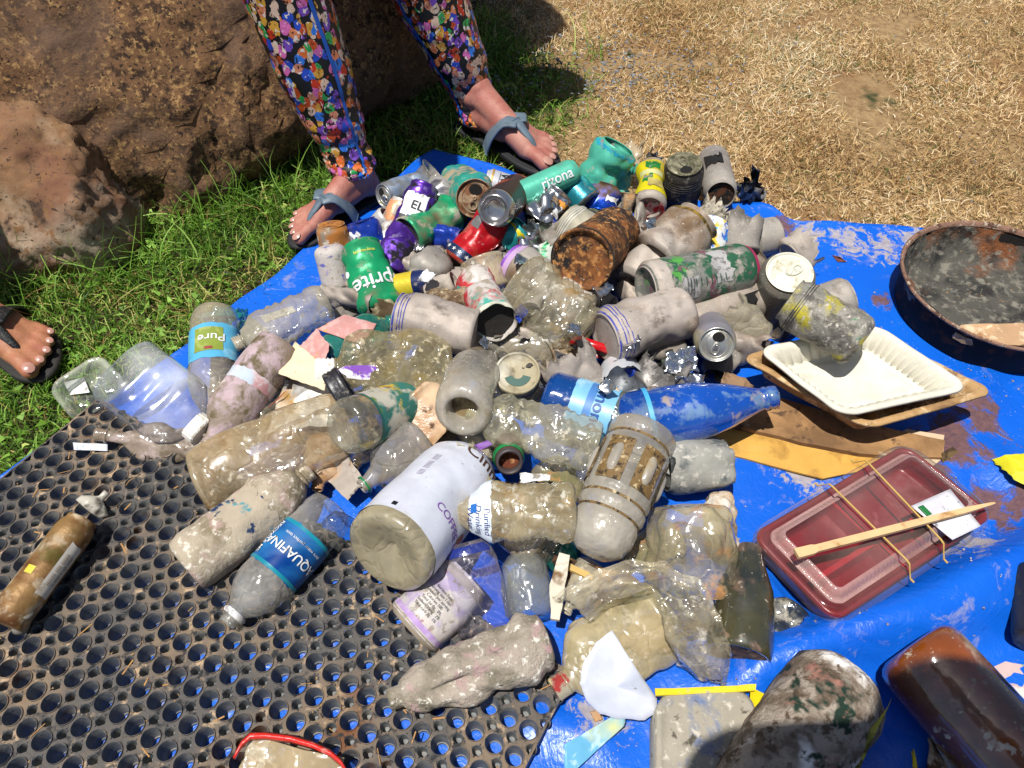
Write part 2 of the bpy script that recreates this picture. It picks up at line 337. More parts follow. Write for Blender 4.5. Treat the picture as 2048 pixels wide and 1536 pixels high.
# ---------------------------------------------------------------- perforated rubber mat
def make_mat():
    zt=.031; q=lambda a,b:P(550+a/8.172,1230+b/8.172,zt)
    o=q(650,770); a1=(q(1520,1330)-q(140,420))/5; a1.z=0; L1=a1.length; u=a1.normalized(); v=V((-u.y,u.x,0)); L2=.0252
    vs=[];fs=[];mi=[]; NA=36; rs=.0047
    angs=sorted([2*PI*k/NA for k in range(NA)])
    def outer(a):
        c,s=cos(a),sin(a); hx_,hy_=L1/2,L2/2
        t=min(hx_/abs(c) if abs(c)>1e-6 else 9, hy_/abs(s) if abs(s)>1e-6 else 9)
        cx,cy=math.copysign(hx_,c),math.copysign(hy_,s); b=c*cx+s*cy; d=b*b-(cx*cx+cy*cy-rs*rs)
        if d>0:
            tt=b-math.sqrt(d)
            if tt<t: t=tt
        return c*t,s*t
    oo=[outer(a) for a in angs]
    prof=[(.0092,.0),(.0090,.0016),(.0085,.0016),(.0083,-.0006),(.0080,-.003),(.0069,-.0165),(.0068,-.0178),(.0060,-.0182),(.0058,-.0230)]
    for i in range(-21,11):
        for j in range(-15,5):
            c=o+u*(i*L1)+v*(j*L2)+V((0,0,.0006*noise.noise(V((i*.3,j*.3,0)))))
            if c.y<-.25: continue
            k=len(vs)
            for (x,y) in oo: vs.append(c+u*x+v*y)
            for (r,z) in prof:
                for a in angs: vs.append(c+u*(r*cos(a))+v*(r*sin(a))+V((0,0,z)))
            for rr in range(len(prof)):
                for n in range(NA):
                    m_=(n+1)%NA; fs.append((k+rr*NA+n,k+rr*NA+m_,k+(rr+1)*NA+m_,k+(rr+1)*NA+n)); mi.append(0 if rr<3 else 1)
            # small blind hole at the cell corner
            s=c+u*(L1/2)+v*(L2/2); k=len(vs); n2=14
            for (r,z) in ((rs+.0003,0),(rs*.95,-.001),(rs*.72,-.013),(.0001,-.0135)):
                for n in range(n2):
                    a=2*PI*n/n2; vs.append(s+u*(r*cos(a))+v*(r*sin(a))+V((0,0,z-.0002)))
            for rr in range(3):
                for n in range(n2):
                    m_=(n+1)%n2; fs.append((k+rr*n2+n,k+rr*n2+m_,k+(rr+1)*n2+m_,k+(rr+1)*n2+n)); mi.append(1)
    # outer skirt
    def edge(pts):
        for a,b in zip(pts[:-1],pts[1:]):
            k=len(vs); vs.extend([a,b,b-V((0,0,.0230)),a-V((0,0,.0230))]); fs.append((k,k+1,k+2,k+3)); mi.append(1)
    A=o+u*(-21.5*L1)+v*(4.5*L2); B=o+u*(10.5*L1)+v*(4.5*L2); C_=o+u*(10.5*L1)+v*(-15.5*L2); D=o+u*(-21.5*L1)+v*(-15.5*L2)
    edge([A,B,C_]); edge([D,A])
    w_=.0025
    for a,b,n in ((A,B,v),(B,C_,u),(D,A,-u)):
        k=len(vs); vs.extend([a,b,b+n*w_-V((0,0,.0005)),a+n*w_-V((0,0,.0005)),b+n*w_-V((0,0,.0230)),a+n*w_-V((0,0,.0230))]); fs.append((k,k+1,k+2,k+3)); mi.append(0); fs.append((k+3,k+2,k+4,k+5)); mi.append(1)
    top=mat('dusty_rubber',hx('5c5753',.72),[(hx('8c7862',.74),9,.55,.10),(hx('b89e80',.78),60,.62,.05),(hx('7a5030',.7),8,.67,.05),(hx('2a2a2c',.8),110,.58,.05)],rough=.75,bump=(260,.5),rand=False)
    ins=mat('lightened_rubber',hx('6a6e72',.8),[(hx('9a978f',.8),70,.56,.10),(hx('6b4a30',.7),14,.64,.05)],rough=.62,bump=(300,.3),rand=False)  # hole walls: sunlight painted in as lighter grey, with real dust patches
    ob=mesh('perforated_mat',vs,fs,top); ob.data.materials.append(ins); ob.data.polygons.foreach_set('material_index',mi)
    ob.data.polygons.foreach_set('use_smooth',[False]*len(fs))
    tag(ob,'black rubber mat full of round holes lying on the blue tarp','mat')
    return o,u,v,L1,L2
MO,MU,MV,ML1,ML2=make_mat()
cs=[]
for _ in range(420):
    i=rnd.uniform(-22,10);j=rnd.uniform(-13,4.3); c=MO+MU*(i*ML1)+MV*(j*ML2)
    fi=(i-round(i))*ML1; fj=(j-round(j))*ML2
    if math.hypot(fi,fj)<.0092: continue
    cs.append((c.x,c.y,.0315,rnd.uniform(.0007,.0022)))
crumbs('sand_crumbs',cs,mm('sand_crumbs',hx('c09a68',.75)))
# ---------------------------------------------------------------- boulders
def rockmesh(name,pts,m,label,seed,amp,groove=None,cuts=6):
    bm=bmesh.new(); [bm.verts.new(p) for p in pts]
    r=bmesh.ops.convex_hull(bm,input=bm.verts)
    bmesh.ops.delete(bm,geom=[g for g in r['geom_unused'] if isinstance(g,bmesh.types.BMVert)],context='VERTS')
    for tgt in (.14,.07,.035,.017,.0105):
        es=[e for e in bm.edges if e.calc_length()>tgt*1.35 and (tgt>.03 or min(v.co.y for v in e.verts)<1.75)]
        if es: bmesh.ops.subdivide_edges(bm,edges=es,cuts=1,use_grid_fill=False)
        bmesh.ops.triangulate(bm,faces=[f for f in bm.faces if len(f.verts)>3])
    for _ in range(1): bmesh.ops.smooth_vert(bm,verts=bm.verts,factor=.5,use_axis_x=True,use_axis_y=True,use_axis_z=True)
    bm.normal_update(); new={}
    for v in bm.verts:
        p=v.co; vd=noise.voronoi(p*5.5+V((seed,1,0)))[0]; v2=noise.voronoi(p*15+V((seed,4,0)))[0]; d=amp*1.0*(min(vd[1]-vd[0],.35)-.2)+amp*.42*(min(v2[1]-v2[0],.3)-.15)+amp*.9*noise.noise(p*2.6+V((seed,0,0)))+amp*.5*noise.ridged_multi_fractal(p*5+V((seed,3,0)),1.,2.,4,1.,2.)*.45
        d+=amp*.3*noise.fractal(p*22+V((0,seed,0)),.7,2.1,4)+.005*noise.noise(p*75)+.0045*noise.noise(p*170)+.003*noise.noise(p*330)
        if groove:
            for a,b,wd,dp in groove:
                ab=b-a; t=min(max((p-a).dot(ab)/ab.length_squared,0),1); dd=(p-(a+ab*t)).length
                d-=dp*math.exp(-(dd/wd)**2)
        new[v]=p+v.normal*(d-amp*.3)
    for v,p in new.items(): v.co=p
    me=bpy.data.meshes.new(name); c=V((sum(p.x for p in pts)/len(pts),sum(p.y for p in pts)/len(pts),0))
    bmesh.ops.translate(bm,verts=bm.verts,vec=-c); bm.to_mesh(me); bm.free(); me.materials.append(m)
    me.polygons.foreach_set('use_smooth',[True]*len(me.polygons))
    o=bpy.data.objects.new(name,me); o.location=c; COL.objects.link(o); return tag(o,label,'boulder')
brown=mat('brown_rock',hx('866140',.62),[(hx('4a3220',.5),55,.56,.05),(hx('b08a58',.72),130,.58,.04),(hx('2c2018',.45),210,.60,.03),(hx('7a5f4c',.62),6,.6,.08)],rough=.97,bump=(130,1.),crease=None,rand=False)
pale=mat('pale_rock',hx('a8845e',.68),[(hx('8a5c44',.62),5,.52,.12),(hx('c4b096',.72),8,.60,.10),(hx('5a4434',.55),26,.64,.06),(hx('9a7048',.62),70,.60,.06),(hx('40302a',.5),150,.64,.03)],rough=.95,bump=(60,1.),rand=False)
rockmesh('boulder',[V((-1.5,.95,-.05)),V((-.86,.90,-.04)),V((-.63,.90,-.04)),V((-.51,1.03,-.04)),V((-.42,1.22,-.03)),V((-.13,1.46,-.03)),
    V((-.30,1.15,.09)),V((-.345,1.115,.14)),V((-.37,1.17,.25)),V((-.47,1.27,.40)),V((-.62,1.33,.75)),V((.0,1.52,.75)),V((-.05,1.43,.30)),
    V((-1.6,1.25,.8)),V((-1.7,2.2,-.05)),V((-.2,2.2,-.05)),V((-1.6,2.2,.9)),V((-.25,2.2,.9)),V((-.80,.98,.30)),V((-1.3,1.05,.4))],brown,
    'huge rough brown boulder filling the background behind the legs',3.3,.030,
    groove=[(Yp(170,0,1.17),Yp(215,170,1.08),.035,.05),(Yp(215,170,1.08),Yp(330,480,.93),.03,.05),(Yp(60,0,1.25),Yp(90,150,1.15),.05,.05),(Yp(320,60,1.2),Yp(440,75,1.2),.022,.03)])
rockmesh('boulder',[V((-1.25,.80,-.05)),V((-.82,.79,-.05)),V((-.62,.83,-.05)),V((-.56,.90,-.05)),Yp(225,400,.90),Yp(150,270,.93),Yp(70,195,.98),Yp(-80,190,.97),Yp(150,420,.83),Yp(60,260,.90),
    V((-1.3,1.0,.35)),V((-1.3,1.3,.1)),V((-.65,1.2,.0))],pale,'smaller smooth pale pinkish boulder leaning on the brown one at the left edge',8.1,.02,groove=[(Yp(95,290,.9),Yp(60,440,.83),.03,.018)])
# ---------------------------------------------------------------- people
def blob(name,segs,m,parent=None,vox=.003,smooth=6,loc=None,cut=None):
    bm=bmesh.new()
    for (a,ra,b,rb) in segs:
        a=V(a);b=V(b); d=(b-a).length; n=max(1,int(d/(min(ra,rb)*.3)))
        for k in range(n+1):
            t=k/n; bmesh.ops.create_icosphere(bm,subdivisions=2,radius=ra+(rb-ra)*t,matrix=Matrix.Translation(a.lerp(b,t)))
    me=bpy.data.meshes.new('tmp'); bm.to_mesh(me); bm.free(); o=bpy.data.objects.new('tmp',me); COL.objects.link(o)
    r=o.modifiers.new('r','REMESH'); r.mode='VOXEL'; r.voxel_size=vox
    s=o.modifiers.new('s','SMOOTH'); s.factor=.6; s.iterations=smooth
    dg=bpy.context.evaluated_depsgraph_get(); dg.update(); me2=bpy.data.meshes.new_from_object(o.evaluated_get(dg))
    bpy.data.objects.remove(o); me2.name=name; me2.polygons.foreach_set('use_smooth',[True]*len(me2.polygons))
    off=(parent.location if parent else (loc or V()))
    me2.transform(Matrix.Translation(-off)); me2.materials.clear(); me2.materials.append(m)
    ob=bpy.data.objects.new(name,me2); COL.objects.link(ob)
    if parent: ob.parent=parent
    else: ob.location=off
    return ob
def skinmat(name,c,red):
    N=NT(name); co=N.coord(False); n=N.noise(co,30,4,.6); cc=N.mix(N.thr(n,.5,.14),c,red)
    cc=N.mix(N.math('MULTIPLY',N.thr(N.noise(co,260,2),.62,.04),.35),cc,hx('9a5a48',.6))
    b=N.n('BsdfPrincipled'); N.l(cc,b.inputs[0]); b.inputs['Roughness'].default_value=.62
    b.inputs['Subsurface Weight'].default_value=.12; b.inputs['Subsurface Radius'].default_value=(.01,.004,.002); b.inputs['Subsurface Scale'].default_value=.5
    bp=N.n('Bump'); bp.inputs['Strength'].default_value=.35; bp.inputs['Distance'].default_value=.0015
    N.l(N.math('ADD',N.noise(co,220,4),N.noise(co,60,3)),bp.inputs['Height']); N.l(bp.outputs[0],b.inputs['Normal']); N.l(b.outputs[0],N.out.inputs[0]); return N.m
SK1=skinmat('pink_skin',hx('cf9280',.68),hx('bd7263',.66)); SK2=skinmat('tan_skin',hx('cf8f66',.62),hx('c4775c',.6))
NAIL=mat('nail',hx('d49e8e',.66),rough=.25,bump=None)
def foot_segs(heel,toe,side,k):
    """side=+1: big toe on the left of the walking direction"""
    f=(toe-heel); f.z=0; Lf=f.length; f.normalize(); l=V((-f.y,f.x,0))*side
    s=Lf/.245
    def p(x,y,z): return heel+f*(x*s)+l*(y*s)+V((0,0,z*s))
    S=[(p(.03,0,.030),.030*s,p(.045,0,.075),.031*s),(p(.045,0,.07),.030*s,p(.047,0,.085),.029*s),
       (p(.055,0,.075),.029*s,p(.13,.010,.046),.026*s),(p(.05,.004,.04),.028*s,p(.12,.012,.036),.026*s),(p(.04,-.006,.03),.027*s,p(.13,-.018,.028),.022*s),
       (p(.13,.012,.044),.024*s,p(.178,.018,.026),.021*s),(p(.13,0,.04),.024*s,p(.175,-.002,.024),.018*s),(p(.12,-.018,.03),.022*s,p(.165,-.022,.02),.017*s),
       (p(.046,.013,.074),.023*s,p(.046,-.014,.068),.022*s)]
    T=[(.180,.022,.236,.028,.0155,.0145),(.182,.003,.232,.006,.0105,.0100),(.178,-.011,.222,-.013,.0098,.0092),(.172,-.024,.208,-.029,.0093,.0087),(.160,-.037,.190,-.043,.0088,.0085)]
    nails=[]
    for (x0,y0,x1,y1,r0,r1) in T:
        xm=(x0+x1)/2; ym=(y0+y1)/2
        S.append((p(x0,y0,.020),r0*s*1.05,p(xm+.004,ym,.022),r0*s*.9)); S.append((p(xm+.004,ym,.022),r0*s*.9,p(x1,y1,.0145),r1*s))
        c=p(x1+.001,y1,.0145); nails.append((c+V((0,0,r1*s*.86))+f*(r1*s*.35),r1*s*.62,f,l))
    return S,nails,p,s
def nails_of(par,nails):
    for c,r,f,l in nails:
        vs=[];fs=[];n=10
        up=(V((0,0,1))+f*.45).normalized(); g=(f-up*f.dot(up)).normalized()
        for ring,(q,z) in enumerate(((0,.22),(.6,.16),(1,-.05))):
            for k in range(n):
                a=2*PI*k/n; vs.append(c+l*(q*r*cos(a))+g*(q*r*1.15*sin(a))+up*(z*r))
        for ring in range(2):
            for k in range(n): fs.append((ring*n+k,ring*n+(k+1)%n,(ring+1)*n+(k+1)%n,(ring+1)*n+k))
        mesh('toenail',vs,fs,NAIL,par)
def sandal(par,p,s,m_sole,m_strap,heeltoe,wide=.90,studs=True):
    """flip flop: sole outline + Y strap, in foot coordinates p(x,y,z)"""
    out=[(-.012,0),(-.008,.022),(.02,.034),(.08,.034),(.13,.040),(.18,.050),(.225,.050),(.255,.034),(.262,.012),(.25,-.014),(.225,-.038),(.19,-.056),(.14,-.056),(.08,-.042),(.02,-.034),(-.008,-.022)]
    pts=[]
    n=len(out)
    for i in range(n):
        for t in (0,.25,.5,.75):
            a,b,c,d=[V((*out[(i+q)%n],0)) for q in (-1,0,1,2)]
            pts.append(.5*((2*b)+(c-a)*t+(2*a-5*b+4*c-d)*t*t+(3*b-3*c+d-a)*t**3))
    vs=[];fs=[];N=len(pts)
    for z,k in ((-.009,.97),(-.007,1.),(-.001,1.),(.002,.97),(.0025,.9)):
        for q in pts: vs.append(p(.122+(q.x-.125)*k*.965,q.y*k*wide,z))
    for r in range(4):
        for i in range(N): fs.append((r*N+i,r*N+(i+1)%N,(r+1)*N+(i+1)%N,(r+1)*N+i))
    fs.append(tuple(range(4*N,5*N))); so_=mesh('sandal',vs,fs,m_sole,par)
    def strap(path,w0,w1,hh=.0035):
        K=14; vs=[];fs=[]
        for i in range(K+1):
            t=i/K; q=[V(x) for x in path]; m_=len(q)-1; g=t*m_; a=min(int(g),m_-1); h=g-a
            P0,P1,P2,P3=q[max(a-1,0)],q[a],q[a+1],q[min(a+2,m_)]
            c=.5*((2*P1)+(P2-P0)*h+(2*P0-5*P1+4*P2-P3)*h*h+(3*P1-3*P2+P3-P0)*h**3)
            d=(P2-P1).normalized(); nrm=V((0,c.y*6,1)).normalized(); nrm=(nrm-d*nrm.dot(d)).normalized(); sd=d.cross(nrm); wd=w0+(w1-w0)*t
            for (x,z) in ((-1,0),(-.8,1),(.8,1),(1,0),(.8,-.6),(-.8,-.6)):
                r=c+sd*(x*wd)+nrm*(z*hh); vs.append(p(r.x,r.y,r.z))
        for i in range(K):
            for k in range(6): fs.append((i*6+k,i*6+(k+1)%6,(i+1)*6+(k+1)%6,(i+1)*6+k))
        fs+= [tuple(range(6)),tuple(range(K*6,K*6+6))]
        mesh('strap',vs,fs,m_strap,so_)
    strap([(.105,.047,.002),(.115,.043,.032),(.135,.030,.063),(.158,.016,.063)],.017,.015)
    strap([(.095,-.046,.002),(.105,-.043,.026),(.130,-.022,.055),(.158,.010,.063)],.017,.015)
    strap([(.150,.012,.067),(.172,.013,.052),(.195,.0135,.034),(.203,.0145,.006)],.010,.0035)
    return so_
def leggingsmat():
    N=NT('printed_leggings'); co=N.coord(False,(1,1,.8))
    dn=N.n('TexNoise'); dn.inputs['Scale'].default_value=55; dn.inputs['Detail'].default_value=3; N.l(co,dn.inputs['Vector'])
    ad=N.n('VectorMath',operation='SCALE'); ad.inputs['Scale'].default_value=.012; N.l(dn.outputs['Color'],ad.inputs[0])
    av=N.n('VectorMath',operation='ADD'); N.l(co,av.inputs[0]); N.l(ad.outputs[0],av.inputs[1])
    vo=N.n('TexVoronoi'); vo.inputs['Scale'].default_value=84; N.l(av.outputs[0],vo.inputs['Vector'])
    sx=N.n('SeparateColor'); N.l(vo.outputs['Color'],sx.inputs[0])
    cr=N.n('ValToRGB'); cr.color_ramp.interpolation='CONSTANT'; e=cr.color_ramp.elements
    cols=['c8501c','e88a5c','dca43c','2f7fe8','7c4ac0','e070b8','2fa858','e8c8b0','c83414','e8762c','1f4cc8','d88a6c']
    e[0].position=0;e[0].color=hx(cols[0],.75);e[1].position=1/12;e[1].color=hx(cols[1],.75)
    for i in range(2,12): x=e.new(i/12); x.color=hx(cols[i],.75)
    N.l(sx.outputs[0],cr.inputs[0])
    v2=N.n('TexVoronoi'); v2.inputs['Scale'].default_value=180; N.l(av.outputs[0],v2.inputs['Vector'])
    c=N.mix(N.math('GREATER_THAN',v2.outputs['Distance'],.74),cr.outputs[0],hx('f0e6dc',.75))
    c=N.mix(N.thr(N.noise(co,150,3),.60,.05),c,hx('3a1410',.6))
    c=N.mix(N.math('GREATER_THAN',vo.outputs['Distance'],.60),c,hx('08080c',.8))
    bl=N.math('GREATER_THAN',N.noise(co,70,2,.5,.6),.655)
    c=N.mix(bl,c,hx('08080c',.8))
    b=N.n('BsdfPrincipled'); N.l(c,b.inputs[0]); b.inputs['Roughness'].default_value=.5
    bp=N.n('Bump'); bp.inputs['Strength'].default_value=.3; bp.inputs['Distance'].default_value=.002
    N.l(N.noise(co,120,3),bp.inputs['Height']); N.l(bp.outputs[0],b.inputs['Normal']); N.l(b.outputs[0],N.out.inputs[0]); return N.m
def sleeve(name,par,axis,m,nt=40,seed=0,stripe=None,m2=None,cuffwrinkle=.0025):
    """cloth tube through (centre, radius) stations"""
    vs=[];fs=[];K=70
    def at(t):
        g=t*(len(axis)-1);a=min(int(g),len(axis)-2);h=g-a; h2=h*h*(3-2*h)
        return V(axis[a][0]).lerp(V(axis[a+1][0]),h),axis[a][1]+(axis[a+1][1]-axis[a][1])*h2
    def pt(t,th,off=0):
        c,r=at(t); q=V((cos(th),sin(th),t*6+seed))
        wr=cuffwrinkle*(noise.noise(V((q.x*1.2,q.y*1.2,t*34+seed)))*(1.6 if t<.3 else .6)+.5*noise.noise(q*1.6))
        rr=r+wr+off; return c+V((cos(th)*rr,sin(th)*rr*.96,0))
    for i in range(K+1):
        for k in range(nt): vs.append(pt(i/K,2*PI*k/nt))
    for i in range(K):
        for k in range(nt): fs.append((i*nt+k,i*nt+(k+1)%nt,(i+1)*nt+(k+1)%nt,(i+1)*nt+k))
    k0=len(vs)
    for k in range(nt): a=2*PI*k/nt; p=pt(0,a); c=at(0)[0]; vs.append(c+(p-c)*.94+V((0,0,.006)))
    for k in range(nt): fs.append((k,k0+k,k0+(k+1)%nt,(k+1)%nt))
    ob=mesh(name,vs,fs,m,par)
    if stripe is not None:
        vs=[];fs=[]
        for i in range(K+1):
            th=stripe[0]+(stripe[1]-stripe[0])*i/K
            for d in (-.055,.055): vs.append(pt(i/K,th+d,.0009))
        for i in range(K): fs.append((2*i,2*i+1,2*i+3,2*i+2))
        mesh('seam_stripe',vs,fs,m2,ob)
    return ob
def person_a():
    root=empty('person',V((-.17,1.15,0))); tag(root,'person standing in colourful sea-life print leggings and grey flip-flops','person')
    A,na,pa,s1=foot_segs(P(762,398,0)+V((0,.0,.018)),P(585,500,0)+V((0,0,.018)),+1,1)
    B,nb,pb,s2=foot_segs(P(925,262,0)+V((0,0,.018)),P(1115,352,0)+V((0,0,.018)),-1,1)
    a0=pa(.047,0,.08); b0=pb(.047,0,.08)
    kl=V((-.33,1.03,.43)); kr=V((-.185,1.21,.43)); hl=V((-.27,1.2,.80)); hr=V((-.10,1.25,.80))
    AL=[(Yp(705,336,a0.y+.0),.0365),(Yp(688,290,a0.y+.02),.038),(Yp(655,215,1.02),.048),(Yp(622,120,1.03),.056),(Yp(575,0,1.04),.058),((-.33,1.05,.43),.060)]; AR=[(Yp(958,236,b0.y),.0365),(Yp(945,190,b0.y+.02),.040),(Yp(905,95,1.22),.052),(Yp(862,0,1.23),.062),((-.185,1.22,.40),.062)]
    pl=[a0]+[q[0] for q in AL]; pr=[b0]+[q[0] for q in AR]
    S=A+B+[(V(x),.024,V(y),.024) for q in (pl,pr) for x,y in zip(q[:-1],q[1:])]+[
        (kl,.045,hl,.068),(kr,.045,hr,.068),(hl,.085,hr,.085),((-.19,1.22,.85),.10,(-.42,1.10,.98),.11),((-.30,1.26,.86),.08,(-.42,1.16,.98),.09),  # unseen torso leaned over so its shade reaches the boulder
        ((-.42,1.16,1.02),.04,(-.46,1.2,.78),.033),((-.46,1.2,.78),.033,(-.40,1.06,.66),.025),((-.34,1.0,1.02),.04,(-.28,.92,.80),.033),((-.28,.92,.80),.033,(-.26,1.0,.66),.025),
        ((-.38,1.08,1.05),.05,(-.43,1.04,1.12),.045),((-.45,1.02,1.17),.07,(-.46,1.0,1.19),.072)]
    body=blob('body',S,SK1,root,vox=.0036,smooth=5)
    nails_of(body,na); nails_of(body,nb)
    M=leggingsmat(); MB_=mat('blue_stripe',hx('1d5fc4',.75),bump=None)
    l1=sleeve('leggings',root,AL+[(hl-V((0,0,.05)),.086),(hl,.092)],M,seed=1,stripe=(-.75,-.75),m2=MB_)
    l2=sleeve('leggings',root,AR+[(hr-V((0,0,.05)),.086),(hr,.092)],M,seed=5,stripe=(-2.2,-2.35),m2=MB_)
    sh=blob('top',[((-.19,1.21,.85),.115,(-.40,1.12,.98),.12),((-.54,1.10,.96),.12,(-.34,1.29,.94),.12),((-.44,1.05,.97),.10,(-.42,1.2,.97),.10)],mat('shade_caster_cloth',hx('22252c',.8),bump=None),root,vox=.012)  # unseen top, bulked out to throw shade on the boulder between the legs
    ms=mat('black_foam_sole',hx('1d1e20',.8),rough=.7,bump=(300,.3)); st=mat('grey_strap',hx('6f8190',.72),[(hx('5c6d7c',.7),50,.56,.1)],rough=.42,bump=(300,.15))
    sandal(root,pa,s1,ms,st,None); sandal(root,pb,s2,ms,st,None)
person_a()
def person_b():
    root=empty('person',V((-.75,.72,0))); tag(root,'person whose tanned foot in a black rubber flip-flop stands at the left edge','person')
    S,na,p,s=foot_segs(P(-58,640,0)+V((0,0,.016)),P(118,752,0)+V((0,0,.016)),-1,1)
    a0=p(.047,0,.08); S+= [(a0,.030,a0+V((-.06,.02,.2)),.042),(a0+V((-.06,.02,.2)),.042,a0+V((-.1,.0,.36)),.045),(a0+V((-.1,.0,.36)),.05,a0+V((-.2,.0,.7)),.07)]
    body=blob('body',S,SK2,root,vox=.0036,smooth=5); nails_of(body,na)
    sandal(root,p,s,mat('black_rubber_sole',hx('2a2624',.8),rough=.7,bump=(300,.3)),mat('black_strap',hx('1b1d1e',.8),[(hx('3a3c3e',.7),120,.58,.06)],rough=.45,bump=(260,.9)),None)
person_b()
def photographer():        # stands behind the camera; casts the shade on the bottom right corner
    root=empty('person',V((.1,-.2,0))); tag(root,'photographer in dark clothes leaning over the near corner of the tarp','person')
    blob('body',[((.16,-.35,.05),.06,(.16,-.33,.5),.07),((.36,-.35,.05),.06,(.36,-.33,.5),.07),((.26,-.34,.55),.12,(.22,-.14,.92),.12),((.02,-.055,.93),.06,(.40,-.045,.93),.065),((.18,-.06,.97),.085,(.18,-.05,1.06),.085),
        ((.40,-.09,.93),.05,(.42,-.10,.72),.045),((.42,-.10,.72),.045,(.22,-.08,.74),.035),((-.0,-.08,.93),.05,(-.03,-.16,.74),.045)],mat('photographer_clothes',hx('30343a',.8),bump=None),root,vox=.012,smooth=4)
photographer()
# ================================================================ litter
def lerp_prof(pr,x):
    best=1.
    for (x0,r0),(x1,r1) in zip(pr[:-1],pr[1:]):
        if x0<=x<=x1 and x1>x0: best=r0+(r1-r0)*(x-x0)/(x1-x0)
    return best
CAN=[(.07,0),(.065,.4),(.05,.62),(.015,.70),(.0,.74),(.0,.78),(.02,.86),(.06,.98),(.08,1),(.86,1),(.90,.97),(.945,.85),(.965,.82),(.985,.85),(.99,.82),(.97,.79)]
SLIM=[(.05,0),(.045,.5),(.01,.72),(.0,.78),(.012,.88),(.045,1),(.90,1),(.93,.96),(.955,.87),(.985,.84),(.99,.82),(.975,.79)]
TIN=[(.04,0),(.04,.9),(.0,.93),(.0,1.03),(.03,1.03),(.045,.98),(.30,.98),(.32,.955),(.34,.98),(.38,.955),(.40,.98),(.9,.98),(.96,1.02),(.99,1.0)]
CUTC=[(.07,0),(.065,.4),(.05,.62),(.015,.70),(.0,.74),(.0,.78),(.02,.86),(.06,.98),(.08,1),(1,1)]
CUP=[(.03,0),(.03,.62),(.0,.66),(.0,.72),(.03,.76),(.93,.97),(.96,1.03),(1,1.03),(1,.99)]
def bottle(nk=.30,sh=.62,base=.07,ribs=None,flat=.98):
    b=[(.05,0),(.03,.35),(.01,.6),(.0,.75),(.012,.9),(base,1)]
    if ribs:
        a,e,n,d=ribs
        for i in range(n*2+1): b.append((a+(e-a)*i/(n*2),1-(d if i%2 else 0)))
    b+= [(sh,1),(sh+.05,flat),(sh+.12,.86),(sh+.19,.62),(min(sh+.25,.90),.40),(.905,nk),(.912,nk),(.914,nk*1.28),(.926,nk*1.28),(.928,nk)]
    for i in range(3): b+= [(.94+.018*i,nk*1.0),(.946+.018*i,nk*1.12),(.952+.018*i,nk*1.0)]
    return b+[(1,nk),(1,nk*.85),(.93,nk*.85)]
def sm(x): x=min(max(x,0),1); return x*x*(3-2*x)
